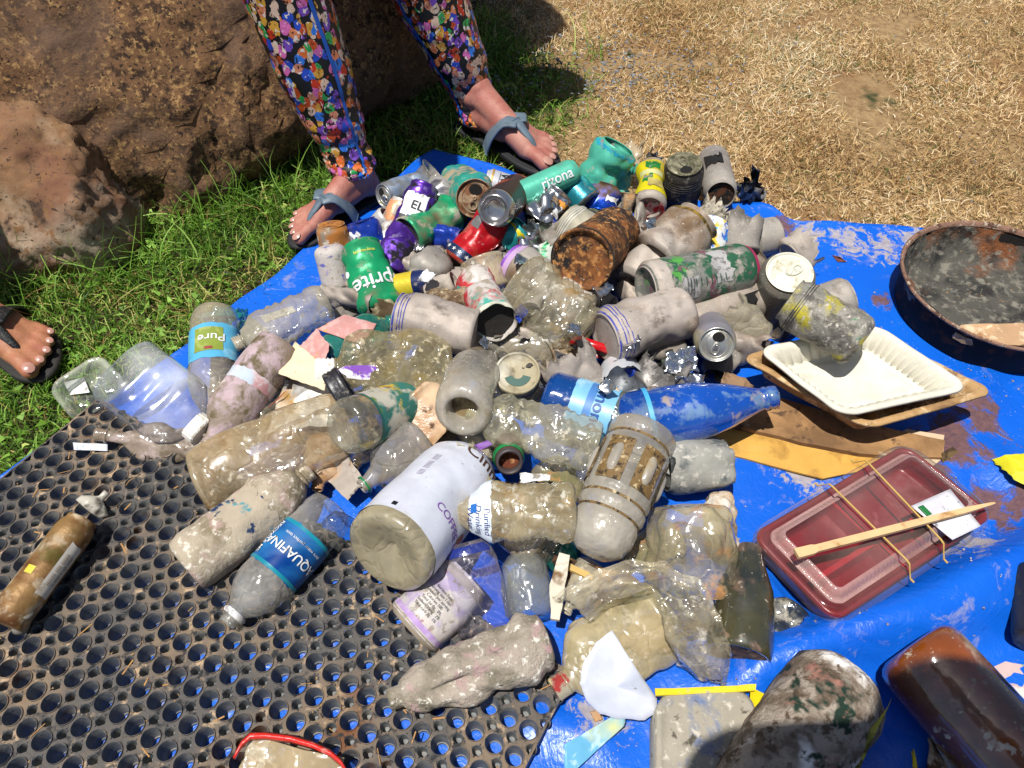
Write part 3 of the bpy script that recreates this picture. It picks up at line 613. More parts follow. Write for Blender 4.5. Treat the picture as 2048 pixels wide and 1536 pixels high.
class Tube:
    def __init__(s,A,B,w,prof,fl=1,roll=0,crump=0,cell=.03,dents=(),bu=0,be=0,sq=2,petal=0,torn=0,seed=0,rigid=(.10,.12),tw=0,taper=1,zc=None):
        s.A=P(*A); s.B=P(*B); s.L=(s.B-s.A).length; s.d=(s.B-s.A)/s.L
        m=(s.A+s.B)/2; s.R=w/2*depth(m)/FPX
        tocam=(V((0,0,CH))-m).normalized(); s.u=(tocam-s.d*tocam.dot(s.d)).normalized(); s.e=s.d.cross(s.u)
        s.prof=prof; s.fl=fl; s.roll=math.radians(roll); s.crump=crump/1000; s.cell=cell; s.dents=dents; s.bu=bu/1000; s.be=be/1000
        s.sq=sq; s.petal=petal; s.torn=torn/1000; s.seed=seed; s.rigid=rigid; s.tw=tw; s.taper=taper
    def S(s,x,rr,th,off=0.):
        c,n=cos(th),sin(th); r=s.R*rr*(1+(s.taper-1)*x)
        if s.sq!=2:
            k=(abs(c)**s.sq+abs(n)**s.sq)**(-1./s.sq); r*=k*.93
        if s.petal and x<.6: r*=1-s.petal*(1-x/.6)*(.5+.5*cos(5*th+.6)); 
        w=1.
        if s.rigid[0]: w=sm(x/s.rigid[0])
        if s.rigid[1]: w=min(w,sm((1-x)/s.rigid[1]))
        if s.crump and rr>.02:
            q=V((x*s.L,r*c,r*n))+V((s.seed*3.1,s.seed,0)); d=noise.voronoi(q/s.cell)[0]
            f=min(d[1]-d[0],.5)*2-.75
            r+=s.crump*w*min(rr,1)*(f*.95+1.1*noise.noise(q/s.cell*.6)+.14*noise.noise(q/s.cell*3.2))
        for (dx,dth,dp,wx,wt) in s.dents:
            a=(th-math.radians(dth)+PI)%(2*PI)-PI
            r-=dp/1000*math.exp(-((x-dx)/wx)**2-(a/math.radians(wt))**2)*min(rr,1)
        r+=off
        f=1-(1-s.fl)*(.35+.65*w if rr>.5 else .6); ro=s.roll+s.tw*x
        # flatten along direction ro (0 = towards camera)
        a,b=r*cos(th-ro),r*sin(th-ro); a*=f; b*=1+(1-f)*.42
        c,n=a*cos(ro)-b*sin(ro),a*sin(ro)+b*cos(ro)
        ax=x*s.L
        return s.A+s.d*ax+s.u*(c+s.bu*sin(PI*x))+s.e*(n+s.be*sin(PI*x))
    def body(s,name,m,parent,nt=44,x0=None,x1=None,step=.0035):
        pr=[]
        for (a,ra),(b,rb) in zip(s.prof[:-1],s.prof[1:]):
            n=max(1,int(math.hypot((b-a)*s.L,(rb-ra)*s.R*.5)/step)); pr+=[(a+(b-a)*i/n,ra+(rb-ra)*i/n) for i in range(n)]
        pr.append(s.prof[-1]); vs=[];fs=[]
        N=len(pr)
        for i,(x,r) in enumerate(pr):
            for k in range(nt):
                th=2*PI*k/nt; xx=x
                if s.torn and x>.5:
                    j=noise.noise(V((cos(th)*2.2,sin(th)*2.2,s.seed*7.)))+.6*noise.noise(V((cos(th)*7,sin(th)*7,s.seed*5.)))+(.3 if k%3==0 else 0)
                    xx=x-max(0,(x-.5)*2)*(s.torn/s.L)*(.6+1.3*j)
                vs.append(s.S(xx,r,th))
        for i in range(N-1):
            for k in range(nt): fs.append((i*nt+k,i*nt+(k+1)%nt,(i+1)*nt+(k+1)%nt,(i+1)*nt+k))
        return mesh(name,vs,fs,m,parent,loc=None if parent else s.A.lerp(s.B,.5))
    def band(s,name,x0,x1,t0,t1,m,parent,off=.0005,edge=0):
        t0,t1=math.radians(t0),math.radians(t1)
        nx=max(2,int((x1-x0)*s.L/.0035)); nt=max(3,int((t1-t0)*s.R/.0035)); vs=[];fs=[]
        for i in range(nx+1):
            for k in range(nt+1):
                x=x0+(x1-x0)*i/nx; th=t0+(t1-t0)*k/nt
                if edge and i in (0,nx): x+=edge/1000/s.L*noise.noise(V((th*6,i,s.seed)))*2
                vs.append(s.S(x,lerp_prof(s.prof,x),th,off))
        for i in range(nx):
            for k in range(nt): a=i*(nt+1)+k; fs.append((a,a+1,a+nt+2,a+nt+1))
        return mesh(name,vs,fs,m,parent)
    def text(s,txt,x,th,size,ori,m,parent,off=.0011,name='lettering'):
        cu=bpy.data.curves.new('t','FONT'); cu.body=txt; cu.size=1; cu.align_x='CENTER'; cu.align_y='CENTER'; cu.resolution_u=3
        if len(txt)<14: cu.offset=.012
        o=bpy.data.objects.new('t',cu); COL.objects.link(o); dg=bpy.context.evaluated_depsgraph_get(); dg.update()
        me=bpy.data.meshes.new_from_object(o.evaluated_get(dg)); vs=[];th=math.radians(th); k=size/1000
        bm=bmesh.new(); bm.from_mesh(me)
        bmesh.ops.subdivide_edges(bm,edges=[e for e in bm.edges if e.calc_length()>.3],cuts=1); bmesh.ops.triangulate(bm,faces=bm.faces); bm.to_mesh(me); bm.free()
        for v in me.vertices:
            a,b=v.co.x*k,v.co.y*k
            dx,de=((b,a),(a,-b),(-b,-a),(-a,b))[ori]
            xx=x+dx/s.L; r=lerp_prof(s.prof,xx); vs.append(s.S(xx,r,th+de/(s.R*max(r,.2)),off))
        fs=[tuple(p.vertices) for p in me.polygons]; bpy.data.objects.remove(o)
        return mesh(name,vs,fs,m,parent)
    def disc(s,name,x,r0,m,parent,z=0,prof=None,nt=36):
        """disc across the tube at x, r0 fraction"""
        pr=prof or [(x,r0),(x,0)]; vs=[];fs=[]
        for (xx,r) in pr:
            for k in range(nt): vs.append(s.S(xx,r,2*PI*k/nt))
        for i in range(len(pr)-1):
            for k in range(nt): fs.append((i*nt+k,i*nt+(k+1)%nt,(i+1)*nt+(k+1)%nt,(i+1)*nt+k))
        return mesh(name,vs,fs,m,parent)
    def lid(s,parent,m,rot=0,open_=True,tab=True,x=.972,mouthmat=None):
        L=s.disc('lid',x,.80,m,parent,prof=[(x+.018,.845),(x+.022,.83),(x+.02,.80),(x-.012,.77),(x-.016,.74),(x-.004,.70),(x-.004,0)])
        ro=math.radians(rot); g=2.2/1000/s.L
        def pp(a,b,h):
            a2,b2=a*cos(ro)-b*sin(ro),a*sin(ro)+b*cos(ro); return s.S(x-.004+h/1000/s.L,math.hypot(a2,b2),math.atan2(b2,a2))
        if open_:
            n=20; vs=[pp(.36+.24*cos(2*PI*k/n),.30*sin(2*PI*k/n),.5) for k in range(n)]
            mesh('mouth',vs,[tuple(range(n))],mouthmat or mm('painted_hole_shade',hx('0c0a08'),rough=.9,bump=None),L)  # flat black patch paints the dark of the hole; nothing is cut out
        if tab:
            vs=[];fs=[];n=24
            out=[(-.02+.0*k+.0,0) for k in range(0)]
            def ring(o,i_,h):
                k0=len(vs)
                for (q,hh) in ((o,h),(o,h+1.0),(i_,h+1.0),(i_,h)):
                    for k in range(n):
                        a=2*PI*k/n; vs.append(pp(q[0]+q[2]*cos(a),q[3]*sin(a),hh))
                for r in range(4):
                    for k in range(n): fs.append((k0+r*n+k,k0+r*n+(k+1)%n,k0+((r+1)%4)*n+(k+1)%n,k0+((r+1)%4)*n+k))
            ring((-.20,0,.34,.21),(-.36,0,.11,.12),.9); ring((.0,0,.10,.10),(.0,0,.02,.02),1.6)
            mesh('tab',vs,fs,m,L)
            # raised line round the opening
            vs=[];fs=[];k0=0
            for (rr,h) in ((.62,0),(.64,.9),(.66,0)):
                for k in range(30):
                    a=2*PI*k/29; vs.append(pp(rr*cos(a)*1.0,rr*sin(a)*.86,h))
            for r in range(2):
                for k in range(29): fs.append((r*30+k,r*30+k+1,(r+1)*30+k+1,(r+1)*30+k))
            mesh('score_line',vs,fs,m,L)
        return L
    def cap(s,parent,m,r=.36,x0=.93,x1=1.02,name='cap',ribs=28):
        vs=[];fs=[];nt=ribs*2
        for (x,q) in ((x0,r),(x1-.012,r),(x1,r*.93),(x1,r*.5),(x1,0)):
            for k in range(nt): vs.append(s.S(x,q*(1.03 if k%2 and q==r else 1),2*PI*k/nt))
        for i in range(4):
            for k in range(nt): fs.append((i*nt+k,i*nt+(k+1)%nt,(i+1)*nt+(k+1)%nt,(i+1)*nt+k))
        return mesh(name,vs,fs,m,parent,smooth=False)
GREY=lambda k='ga',c='a89c92',sp='c9bdb0': mm(k,hx(c,.74),[(hx(sp,.8),12,.5,.18),(hx('957a5e',.68),7,.61,.07),(hx('85796e',.68),46,.66,.09),(hx('6b6054',.6),170,.70,.03),(hx('ddd3c6',.85),330,.66,.04)],rough=.5,metal=.35,bump=(200,.3),crease=(30,.6))
SILV=mm('silver',hx('cfd0d2',.9),[(hx('8d8478',.7),40,.62,.06,0)],rough=.24,metal=.95,bump=(60,.5),crease=(50,.9))
LIDM=mm('lid_metal',hx('d0cec6',.85),[(hx('a79c80',.75),60,.6,.08)],rough=.34,metal=.8,bump=(200,.15))
LIDW=mm('lid_pale',hx('d8d6c4',.9),[(hx('b3a98a',.8),70,.62,.08)],rough=.5,metal=.1,bump=(200,.15))
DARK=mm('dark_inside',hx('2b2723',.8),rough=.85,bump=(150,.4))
BLK=mm('black_print',hx('16171a',.9),rough=.5,bump=None); WHT=mm('white_print',hx('e4e6e8',.88),[(hx('a79d92',.75),16,.64,.06),(hx('9a9084',.75),70,.60,.04)],rough=.5,bump=None)
def paint(k,c='888888',wear='a09488',t=.60,scale=45,rough=.38,metal=.25,sp2=None,bump=(150,.25),crease=None,k_=.78):
    sp=[(hx('8a6f52',.65),9,.63,.06),(hx(wear,.72),scale,t,.035),(hx('d5cbbd',.8),210,.71,.03)]
    if sp2: sp.insert(0,(hx(sp2[0],k_),sp2[1],sp2[2],.03))
    return mm(k,hx(c,k_),sp,rough=rough,metal=metal,bump=bump,crease=crease)
def clearp(k,c='b9b6aa',dirt=('a8936a',26,.60),clear=.72,tint=(.93,.94,.92,1),dirt2=None,rough=.22,bump=(26,.42),crease=None,crinkle=True,grime=1.):
    sp=[(hx(dirt[0],.9),dirt[1],dirt[2]+.045,.10)]
    if dirt2: sp.append((hx(dirt2[0],.9),dirt2[1],dirt2[2],.05))
    q=hx(c,1.0); q=(min(q[0]*1.10,.9),q[1]*1.02,q[2]*.90,1); return mm(k,q,sp,rough=rough,clear=min(clear+.19,.95),tint=tint,bump=bump,crease=crease,crinkle=crinkle,grime=grime)
def crust(k,c='b8aa9c',a='8c8070',b='a98a8e',sc_=1.):
    return mm(k,hx(c,.75),[(hx(a,.65),30*sc_,.53,.08),(hx(b,.7),55*sc_,.58,.06),(hx('d9d0c0',.8),140,.6,.05),(hx('5d5145',.6),300,.64,.03)],rough=.92,bump=(170,.9))
def item(name,label,cat,A,B,w,prof,m,parts=None,group=None,nt=44,**k):
    T=Tube(A,B,w,prof,seed=len(COL.objects)%97+.37,**k)
    if parts is None:
        o=T.body(name,m,None,nt=nt); tag(o,label,cat,group); return T
    mid=T.A.lerp(T.B,.5); root=empty(name,V((mid.x,mid.y,max(0,min(T.A.z,T.B.z)-T.R)))); tag(root,label,cat,group)
    T.body('body',m,root,nt=nt); parts(T,root); return T
REP=lambda T:None
# ---------------------------------------------------------------- the cans
def lid(rot=0,open_=True,tab=True,m=None): return lambda T,r:T.lid(r,m or LIDM,rot,open_,tab)
def band(x0,x1,m,t0=-180,t1=180,name='label_band',off=.0005,edge=0): return lambda T,r:T.band(name,x0,x1,t0,t1,m,r,off,edge)
def text(t,x,th,s,ori,m=None,off=.0012): return lambda T,r:T.text(t,x,th,s,ori,m or BLK,r,off)
def rings(xs,m,w=.012,name='ring_print'): return lambda T,r:[T.band(name,x,x+w,-180,180,m,r,.0005) for x in xs]
def allof(*f): return lambda T,r:[g(T,r) for g in f]
def items_cans():
    rust=mm('rust',hx('9a5c26',.62),[(hx('3c2414',.5),22,.50,.08),(hx('1e1a18',.5),38,.56,.06),(hx('c98d4e',.75),120,.58,.06),(hx('d8cdb8',.8),230,.68,.03)],rough=.8,bump=(120,.8))
    rusty=mm('rust_orange',hx('bd7a35',.75),[(hx('7a4a24',.6),90,.55,.06),(hx('cdbf9f',.75),24,.63,.05)],rough=.85,bump=(150,.6))
    item('rusty_can','orange rusty can standing against the sandal of the left foot','can',(678,540,.02),(662,447,.085),62,CAN,mm('rusty_side',hx('9a8a76',.7),[(hx('b8752f',.75),20,.47,.06),(hx('d6cbb8',.8),100,.6,.05)],rough=.8),lambda T,r:T.disc('end_plate',.985,.9,rusty,r,prof=[(.97,.84),(.985,.8),(.975,.7),(.975,0)]))
    sp=mm('speckle_purple',hx('c9c0ba',.8),[(hx('6c6ac0',.75),60,.60,.03),(hx('8f5cc0',.75),22,.63,.03),(hx('a99c90',.7),130,.6,.04)],rough=.7,bump=(200,.4))
    item('speckled_can','whitish can with flaked purple and blue print, at the left edge of the pile','can',(676,572,.035),(657,492,.085),62,[(0,0.01),(.0,.9),(.03,.98),(.05,1),(.85,1),(.93,.93),(.99,.75),(1,.3),(1,0)],sp,lambda T,r:T.disc('dark_opening',-.01,.86,DARK,r,prof=[(-.004,.9),(-.004,0)]),rigid=(0,0))
    item('torn_can','dark grey torn can half with jagged lip below the purple speckled can','can',(700,640,.02),(668,575,.05),62,CUTC,GREY('gdark','6e6862','8f877c'),torn=14,crump=3,cell=.02,fl=.8)
    bl=paint('navy_blue','1b3fae',t=.64,scale=40)
    item('soda_can','dark blue crushed can behind the green lime soda can','can',(745,505,.04),(722,440,.08),66,CAN,bl,allof(band(.55,.72,WHT,-70,-20,edge=4)),crump=5,cell=.03,fl=.75)
    grn=paint('sprite_green','19a86c',t=.625,scale=28,sp2=('0d8f5c',9,.5))
    item('soda_can','green lemon-lime soda can with large white letters, lower left of the pile','can',(765,622,.045),(722,492,.085),92,CAN,grn,allof(text('Sprite',.33,16,33,2,WHT),text('lemon-lime',.78,5,7,0,mm('yellow_print',hx('d8cf4a',.8),bump=None)),band(.55,.62,WHT,-75,-60,edge=2)),crump=4.5,cell=.04,dents=((.55,-10,6,.12,50),))
    pk=paint('pink_white','d9d6d2',wear='e58aa8',t=.56,scale=24)
    item('soda_can','small can end with pink and white stripes beside the dark blue can','can',(748,458,.05),(775,428,.075),40,CAN,pk,allof(band(.12,.42,paint('pinkb','e486a8'),-180,180)))
    pe=paint('peach','d8d2ca',t=.6)
    item('soda_can','off-white can with a peach orange patch, between the silver can and the purple can','can',(768,492,.04),(806,400,.085),50,CAN,pe,allof(band(.5,.92,paint('peachb','f0a878'),-70,40,edge=3),band(.62,.85,GREY(),-20,5,off=.0009)),crump=2,cell=.03)
    si=paint('silver_print','c5c8cc',wear='9db0cc',t=.55,scale=18,metal=.7,rough=.3)
    item('soda_can','bright silver can with its open lid facing left, back left of the pile','can',(850,368,.05),(766,393,.07),56,CAN,si,allof(lid(120),band(.30,.5,paint('lb','7f9fd0'),-40,30,edge=5)),crump=3,cell=.03,dents=((.4,0,7,.1,60),))
    item('plastic_cup','crumpled translucent plastic cup behind the silver can, next to the ankle','cup',(838,372,.04),(868,345,.06),62,CUP,clearp('cupclear',clear=.5),crump=4,cell=.02)
    pu=paint('purple_foil','6a3fb8',wear='8d86a0',t=.60,scale=30,metal=.75,rough=.25,sp2=('2e2b35',22,.58),crease=(40,.8))
    item('seltzer_can','long flattened purple can with a white panel lettered EL','can',(782,545,.045),(850,372,.10),66,CAN,pu,allof(band(.60,.86,WHT,-60,30,edge=2),band(.50,.60,BLK,-60,25),text('EL',.72,0,19,0,BLK,.0018),text('BEEK',.55,-15,8,0,WHT,.0018)),fl=.62,crump=5,cell=.05,dents=((.5,0,7,.12,60),))
    gk=paint('grey_foil','74747a',wear='b5b2ae',t=.55,scale=18,metal=.6,rough=.3,sp2=('3c3a44',14,.56),crease=(40,.7))
    item('seltzer_can','grey and black crushed can lettered ST lying under the purple can','can',(850,440,.05),(905,375,.08),88,CAN,gk,allof(band(.35,.62,WHT,-30,45,edge=2),text('ST',.5,10,18,0,BLK,.0018)),fl=.7,crump=6,cell=.03)
    g2=paint('bright_green','15a06a',wear='c4b8a6',t=.57,scale=15,sp2=('3d8a5e',20,.55),crease=(35,.6))
    item('soda_can','emerald green crumpled can with its open cut end facing left','can',(905,425,.06),(812,473,.07),84,CAN[:8]+[(.08,1),(.9,1),(.95,.96),(.98,.93),(.985,.86)],g2,lambda T,r:T.disc('dark_opening',.93,.9,DARK,r),crump=5,cell=.035,dents=((.45,0,9,.13,45),))
    tl=paint('teal_fleck','3fae9a',wear='b9ab8e',t=.56,scale=32,sp2=('1f9aa0',12,.55))
    item('iced_tea_can','teal flaked can with its rust-stained mouth facing the viewer','can',(915,368,.03),(950,397,.10),86,CAN,tl,allof(lid(-60,m=mm('rusty_lid',hx('b79f80',.75),[(hx('8a5a38',.65),60,.5,.08)],rough=.7))),crump=4,cell=.03)
    item('soda_can','can end with yellow and teal paint flakes behind the teal flaked can','can',(903,440,.03),(905,365,.05),62,CAN,paint('yell_teal','d8c02c',wear='2f9a86',t=.54,scale=26))
    wh=paint('white_gold','cfd0d8',t=.64)
    item('hard_seltzer_can','white can with a gold rim and dark lettering in front of the toes','can',(1058,392,.05),(968,362,.07),56,CAN,wh,allof(lid(90,False,False),band(.84,.885,mm('gold',hx('c9a05a',.8),metal=.4,rough=.4)),text('Wood',.62,0,17,2,BLK),band(.70,.715,BLK,-50,60),band(.38,.42,mm('plum_print',hx('3c2030',.8),bump=None),-6,14)))
    mt=paint('mint','63cdb0',t=.66,scale=40,rough=.35)
    item('iced_tea_can','mint green can with raised white letters, pointing at the right foot toes','can',(1036,392,.085),(1152,340,.10),52,SLIM,mt,allof(text('rizona',.60,0,21,1,WHT),band(.36,.41,mm('plum_print'),15,45)))
    item('soda_can','dark can whose polished silver base faces the viewer, on top of the red star can','can',(988,421,.13),(1040,378,.05),72,CAN,mm('polished',hx('c4c2c2',.9),[(hx('8a8078',.7),50,.66,.05,0)],rough=.2,metal=.9,bump=(200,.06)),allof(band(.1,.86,paint('cola_dark','231a20',wear='a5492c',t=.55,scale=16)),band(.15,.8,paint('brownred','a2452a',wear='6a3228',t=.5),60,110,off=.001,edge=5)),dents=())
    rd=paint('star_red','c3131f',wear='d8a0a0',t=.66,rough=.3,crease=(30,.4))
    def stars(T,r):
        for k in range(9):
            th=math.radians(-90+k*24); vs=[]
            for i in range(10):
                a=2*PI*i/10+PI/2; q=(4.6 if i%2==0 else 1.9)/1000*T.R/.033; vs.append(T.S(.135+q*sin(a)/T.L,1,th+q*cos(a)/T.R,.0014))
            c=T.S(.135,1,th,.0014); n=len(vs); vs.append(c); mesh('star',vs,[(i,(i+1)%10,10) for i in range(10)],WHT,r)
    item('soda_can','red crushed can with a navy band of white stars around its base','can',(918,528,.055),(995,430,.10),74,CAN,rd,allof(band(.06,.21,paint('star_navy','1d3358',t=.68)),stars,band(.6,.78,paint('grey_patch','7c7c7c'),-60,-25)),fl=.8,crump=4,cell=.035,dents=((.5,-40,7,.2,28),(.62,10,5,.1,30)))
    sv=SILV
    item('beer_can','silver crumpled can with a white and orange badge numbered 5','can',(1072,448,.06),(1118,388,.085),74,CAN,SILV,allof(band(.35,.78,WHT,20,85,edge=2),band(.66,.82,mm('orange_print',hx('e0762c',.8),[(hx('e8a83c',.8),40,.5,.1)],bump=None),15,60,off=.001,edge=3),band(.22,.36,bl,35,85,off=.001,edge=4),text('5',.55,48,17,0,BLK,.0018),text('beer',.48,65,6,0,BLK,.0018)),crump=9,cell=.035,fl=.85)
    item('torn_can','blackened can half with a mossy jagged edge below the numbered silver can','can',(1062,478,.04),(1100,432,.07),70,CUTC,mm('blackened',hx('262a28',.8),[(hx('6c7a68',.6),40,.55,.06),(hx('b5b0a4',.7),120,.62,.05)],rough=.7,metal=.2,bump=(120,.7)),torn=16,crump=5,cell=.02)
    te=paint('teal_can','2a8fa0',wear='b7b08c',t=.60,scale=34,rough=.3,metal=.5)
    item('soda_can','round teal blue can with pale flecks between the silver can and the bright blue scrap','can',(1175,410,.055),(1140,372,.07),68,CAN,te,band(.03,.10,SILV))
    item('beer_can','bright blue foil can crumpled flat with a white panel','can',(1196,425,.045),(1215,372,.07),58,CAN,paint('budblue','0c4fd0',metal=.7,rough=.22,t=.7,crease=(30,1.)),band(.4,.62,WHT,10,60,edge=3),fl=.6,crump=7,cell=.04)
    m2=paint('mint2','5cc8ac',wear='c9b8ae',t=.64,scale=30,rough=.35,crease=(26,.5),sp2=('b4708c',30,.66))
    item('iced_tea_can','tall mint green can buckled in the middle, farthest at the top of the pile','can',(1188,375,.055),(1238,290,.12),78,SLIM,m2,allof(band(.86,.93,paint('cyan_b','2fb4d0'),-90,90,edge=3),lambda T,r:T.disc('dark_opening',.004,.74,DARK,r)),crump=6,cell=.045,dents=((.5,30,16,.12,50),),bu=6,fl=.85)
    item('torn_can','crushed mint and grey can half leaning right of the tall buckled mint can','can',(1228,395,.04),(1252,320,.06),48,CUTC,m2,torn=12,crump=6,cell=.025,fl=.7)
    item('plastic_cup','beige scrap of crumpled plastic film at the top of the pile','scrap',(1258,330,.04),(1272,285,.06),36,CUTC,mm('beige_film',hx('cdb794',.75),rough=.6,clear=.25,bump=(80,.5)),torn=14,crump=7,cell=.02,fl=.6)
    ye=paint('lemon_yellow','e6d416',t=.69,scale=30,rough=.4,metal=.1)
    item('lemonade_can','yellow lemonade can pinched in the middle, standing left of the blackened can','can',(1298,416,.075),(1304,336,.085),68,CAN,GREY(),allof(band(.12,.88,ye,-75,75,edge=1),band(.66,.80,paint('leaf_green','2c8c3c'),-22,28,off=.001,edge=4),band(.52,.63,paint('pale_yel','e8e4a0'),-45,45,off=.001),band(.32,.50,paint('leaf_green'),-30,5,off=.001,edge=4),band(.22,.42,paint('lemon_pale','e8d878'),-10,45,off=.0014,edge=3),text('FRESH',.78,4,8,0,mm('green_print',hx('1f7a3a',.8),bump=None),.0018)),dents=((.5,-90,9,.22,50),(.5,90,9,.22,50)))
    db=mm('burnt_can',hx('45413e',.75),[(hx('1d1a18',.6),20,.5,.1),(hx('8a8478',.7),120,.6,.06),(hx('7a5c6a',.65),16,.66,.04)],rough=.5,metal=.4,bump=(160,.6))
    item('soda_can','blackened can standing upright with its opened lid up, at the back of the pile','can',(1355,430,.01),(1369,326,.115),80,CAN,db,allof(lid(20,m=mm('dull_lid',hx('a39f84',.75),[(hx('6d6850',.6),70,.5,.1)],rough=.5,metal=.4)),rings((.70,.74,.78,.82),mm('pale_ring',hx('9a9688',.75),rough=.6,bump=None),.010)),dents=((.25,-20,9,.15,50),(.3,60,6,.1,40)),crump=1.5,cell=.03)
    item('soda_can','grey can with a torn dark hole in its side, right of the standing blackened can','can',(1425,315,.04),(1442,392,.07),64,CAN,GREY('gb','9a928c','b8b0a6'),allof(lambda T,r:T.disc('rusty_opening',.96,.82,mm('brown_inside',hx('6a3c1c',.6),[(hx('c98a3c',.75),120,.58,.05),(hx('15110d',.6),60,.5,.05)],rough=.8),r),band(.35,.58,mm('painted_hole_shade'),-35,30,off=.001,edge=12)))
    item('torn_can','shredded black and silver can scraps at the right rear end of the pile','can scrap',(1512,395,.01),(1488,352,.07),48,CUTC,mm('black_silver',hx('77736c',.75),[(hx('b9b7b4',.8),60,.55,.04),(hx('1a1916',.6),30,.52,.05)],rough=.45,metal=.4,bump=(90,.8)),torn=26,crump=12,cell=.018,fl=.6)
    item('can_scrap','small curl of silver metal behind the yellow lemonade can','can scrap',(1300,330,.05),(1318,305,.08),30,CUTC,SILV,torn=12,crump=6,cell=.012,fl=.5)
    oy=mm('oyster',hx('a8a294',.72),[(hx('c08a4a',.7),14,.56,.06),(hx('48443a',.6),28,.55,.06),(hx('4c6cb0',.7),60,.66,.03)],rough=.85,bump=(140,.8))
    item('crushed_can','flat folded can standing on edge like an oyster shell, with an orange stain','can',(1246,470,.04),(1258,385,.09),52,CAN,oy,crump=8,cell=.04,fl=.6,roll=90)
    item('crushed_can','grey half of a folded can pressed against the oyster-like one','can',(1278,475,.04),(1282,395,.085),40,CAN,GREY('gc','a09a90','c4bcb0'),crump=7,cell=.03,fl=.6,roll=70)
    item('soda_can','crumpled can with red and white checks showing above the crushed grey cans','can',(1320,465,.04),(1300,425,.08),60,CUTC,paint('redcheck','d8d0c8',wear='cf2c44',t=.5,scale=70),torn=6,crump=3,cell=.03)
    item('crushed_can','large pale grey can with a deep dent and gold rim, middle of the pile','can',(1318,520,.08),(1398,440,.11),112,CAN,GREY('gd','b3a79d','d0c5b9'),allof(band(.86,.91,mm('gold_worn',hx('b08c2c',.8),[(hx('4d4128',.6),90,.5,.1)],rough=.4,metal=.4),-100,100)),crump=8,cell=.055,dents=((.45,-20,9,.15,50),(.2,40,8,.15,40)))
    item('crushed_can','pale grey can with its base pointing down, left of the tall green can','can',(1268,570,.05),(1345,472,.085),98,CAN,GREY('gd'),crump=6,cell=.06,dents=((.8,0,10,.25,60),))
    item('soda_can','pale can with white ribbed shoulder behind the rusty tin','can',(1228,520,.05),(1130,440,.075),92,CAN,GREY('ge','aaa392','c6c0a8'),allof(rings((.80,.84,.88,.92),mm('white_ring',hx('d8d6cc',.85),rough=.5,bump=None),.014)),crump=3,cell=.04)
    item('rusty_tin','rusty brown food tin whose round end faces the viewer, centre of the pile','tin',(1163,520,.125),(1228,468,.06),116,TIN,rust,lambda T,r:(T.disc('end_plate',.05,.9,rust,r),T.band('black_rim',.0,.03,-180,180,BLK,r,.0008)),crump=2,cell=.03)
    item('can_scrap','strip of can with green stripes left of the rusty tin','can scrap',(1082,545,.06),(1110,488,.085),42,CUTC,paint('greenstripe','1fa05c',wear='dfe6dc',t=.53,scale=60),torn=8,crump=4,cell=.02,fl=.7)
    item('crushed_can','glinting silver foil can crumpled beside the red star can','can',(1070,508,.06),(1040,462,.09),62,CUTC,SILV,crump=11,cell=.022,fl=.8,torn=10)
    item('soda_can','turquoise can half with a yellow strip above the glinting foil','can',(1012,488,.06),(1048,452,.085),60,CAN,paint('turq','2fa6a8',wear='c9c2ae',t=.55,scale=30),band(.75,.9,ye,-60,60,edge=3),crump=3,cell=.03)
    item('crushed_can','pale can with blue, yellow and white confetti pattern behind the tall green can','can',(1398,530,.06),(1428,448,.08),72,CAN,mm('confetti',hx('dfe2e2',.8),[(hx('2f6cc8',.75),60,.55,.03),(hx('e0c23a',.78),52,.60,.03),(hx('3aa8c8',.75),90,.62,.03)],rough=.5,bump=(120,.4)),crump=4,cell=.03,fl=.8)
    item('torn_can','pale shredded can between the dark-mouthed can and the confetti can','can',(1425,445,.06),(1445,400,.09),66,CUTC,mm('pale_shred',hx('c4baa6',.75),[(hx('5c564e',.6),50,.56,.05),(hx('8a9cc0',.7),24,.6,.05)],rough=.7,bump=(100,.7)),torn=20,crump=8,cell=.02,fl=.7)
    item('torn_can','grey can half with creased torn top, upper right of the pile','can',(1478,505,.06),(1482,430,.09),86,CUTC,GREY('gf','8c857d','a9a198'),crump=5,cell=.05,torn=14,fl=.8,dents=((.7,10,9,.2,30),))
    item('soda_can','grey can lying with its round base facing right, at the right edge of the pile','can',(1552,470,.05),(1500,480,.05),74,CAN,GREY('gg','a39c95','bdb5aa'),band(.0,.05,LIDM))
    item('crushed_can','dark grey folded can below the creased torn one','can',(1470,545,.03),(1520,505,.055),78,CAN,GREY('gh','716a64','8f877e'),crump=8,cell=.03,fl=.6)
    tg=mm('tall_green',hx('8e8f86',.72),[(hx('2f6a4c',.7),26,.52,.03),(hx('5cae4c',.75),34,.62,.02),(hx('8c5c6a',.65),44,.62,.03),(hx('b6ada2',.75),60,.57,.05)],rough=.5,metal=.3,bump=(180,.5))
    item('energy_drink_can','tall can with worn dark green print lying across the right side of the pile','can',(1290,578,.095),(1495,535,.085),108,SLIM,tg,allof(band(.0,.14,GREY('gd')),band(.22,.38,mm('panel_grey',hx('b0aeac',.78),[(hx('7c7a78',.7),140,.55,.05)],bump=None),-5,42,edge=1),band(.55,.70,mm('panel_grey'),-60,20,edge=4),band(.955,.985,mm('magenta_ring',hx('9c2c54',.8),bump=None)),text('l l l l l l l l',.47,10,15,1,mm('dkgreen_print',hx('1f4c38',.8),bump=None)),text('nutrition facts\nserving size 1 can\namount per serving',.30,20,4.2,0,BLK),lambda T,r:T.disc('concave_base',.0,.7,mm('dusty_base',hx('8a8270',.65),rough=.7),r,prof=[(.03,.72),(.05,.5),(.06,0)])),crump=1.5,cell=.05,dents=((.6,-10,4,.08,40),))
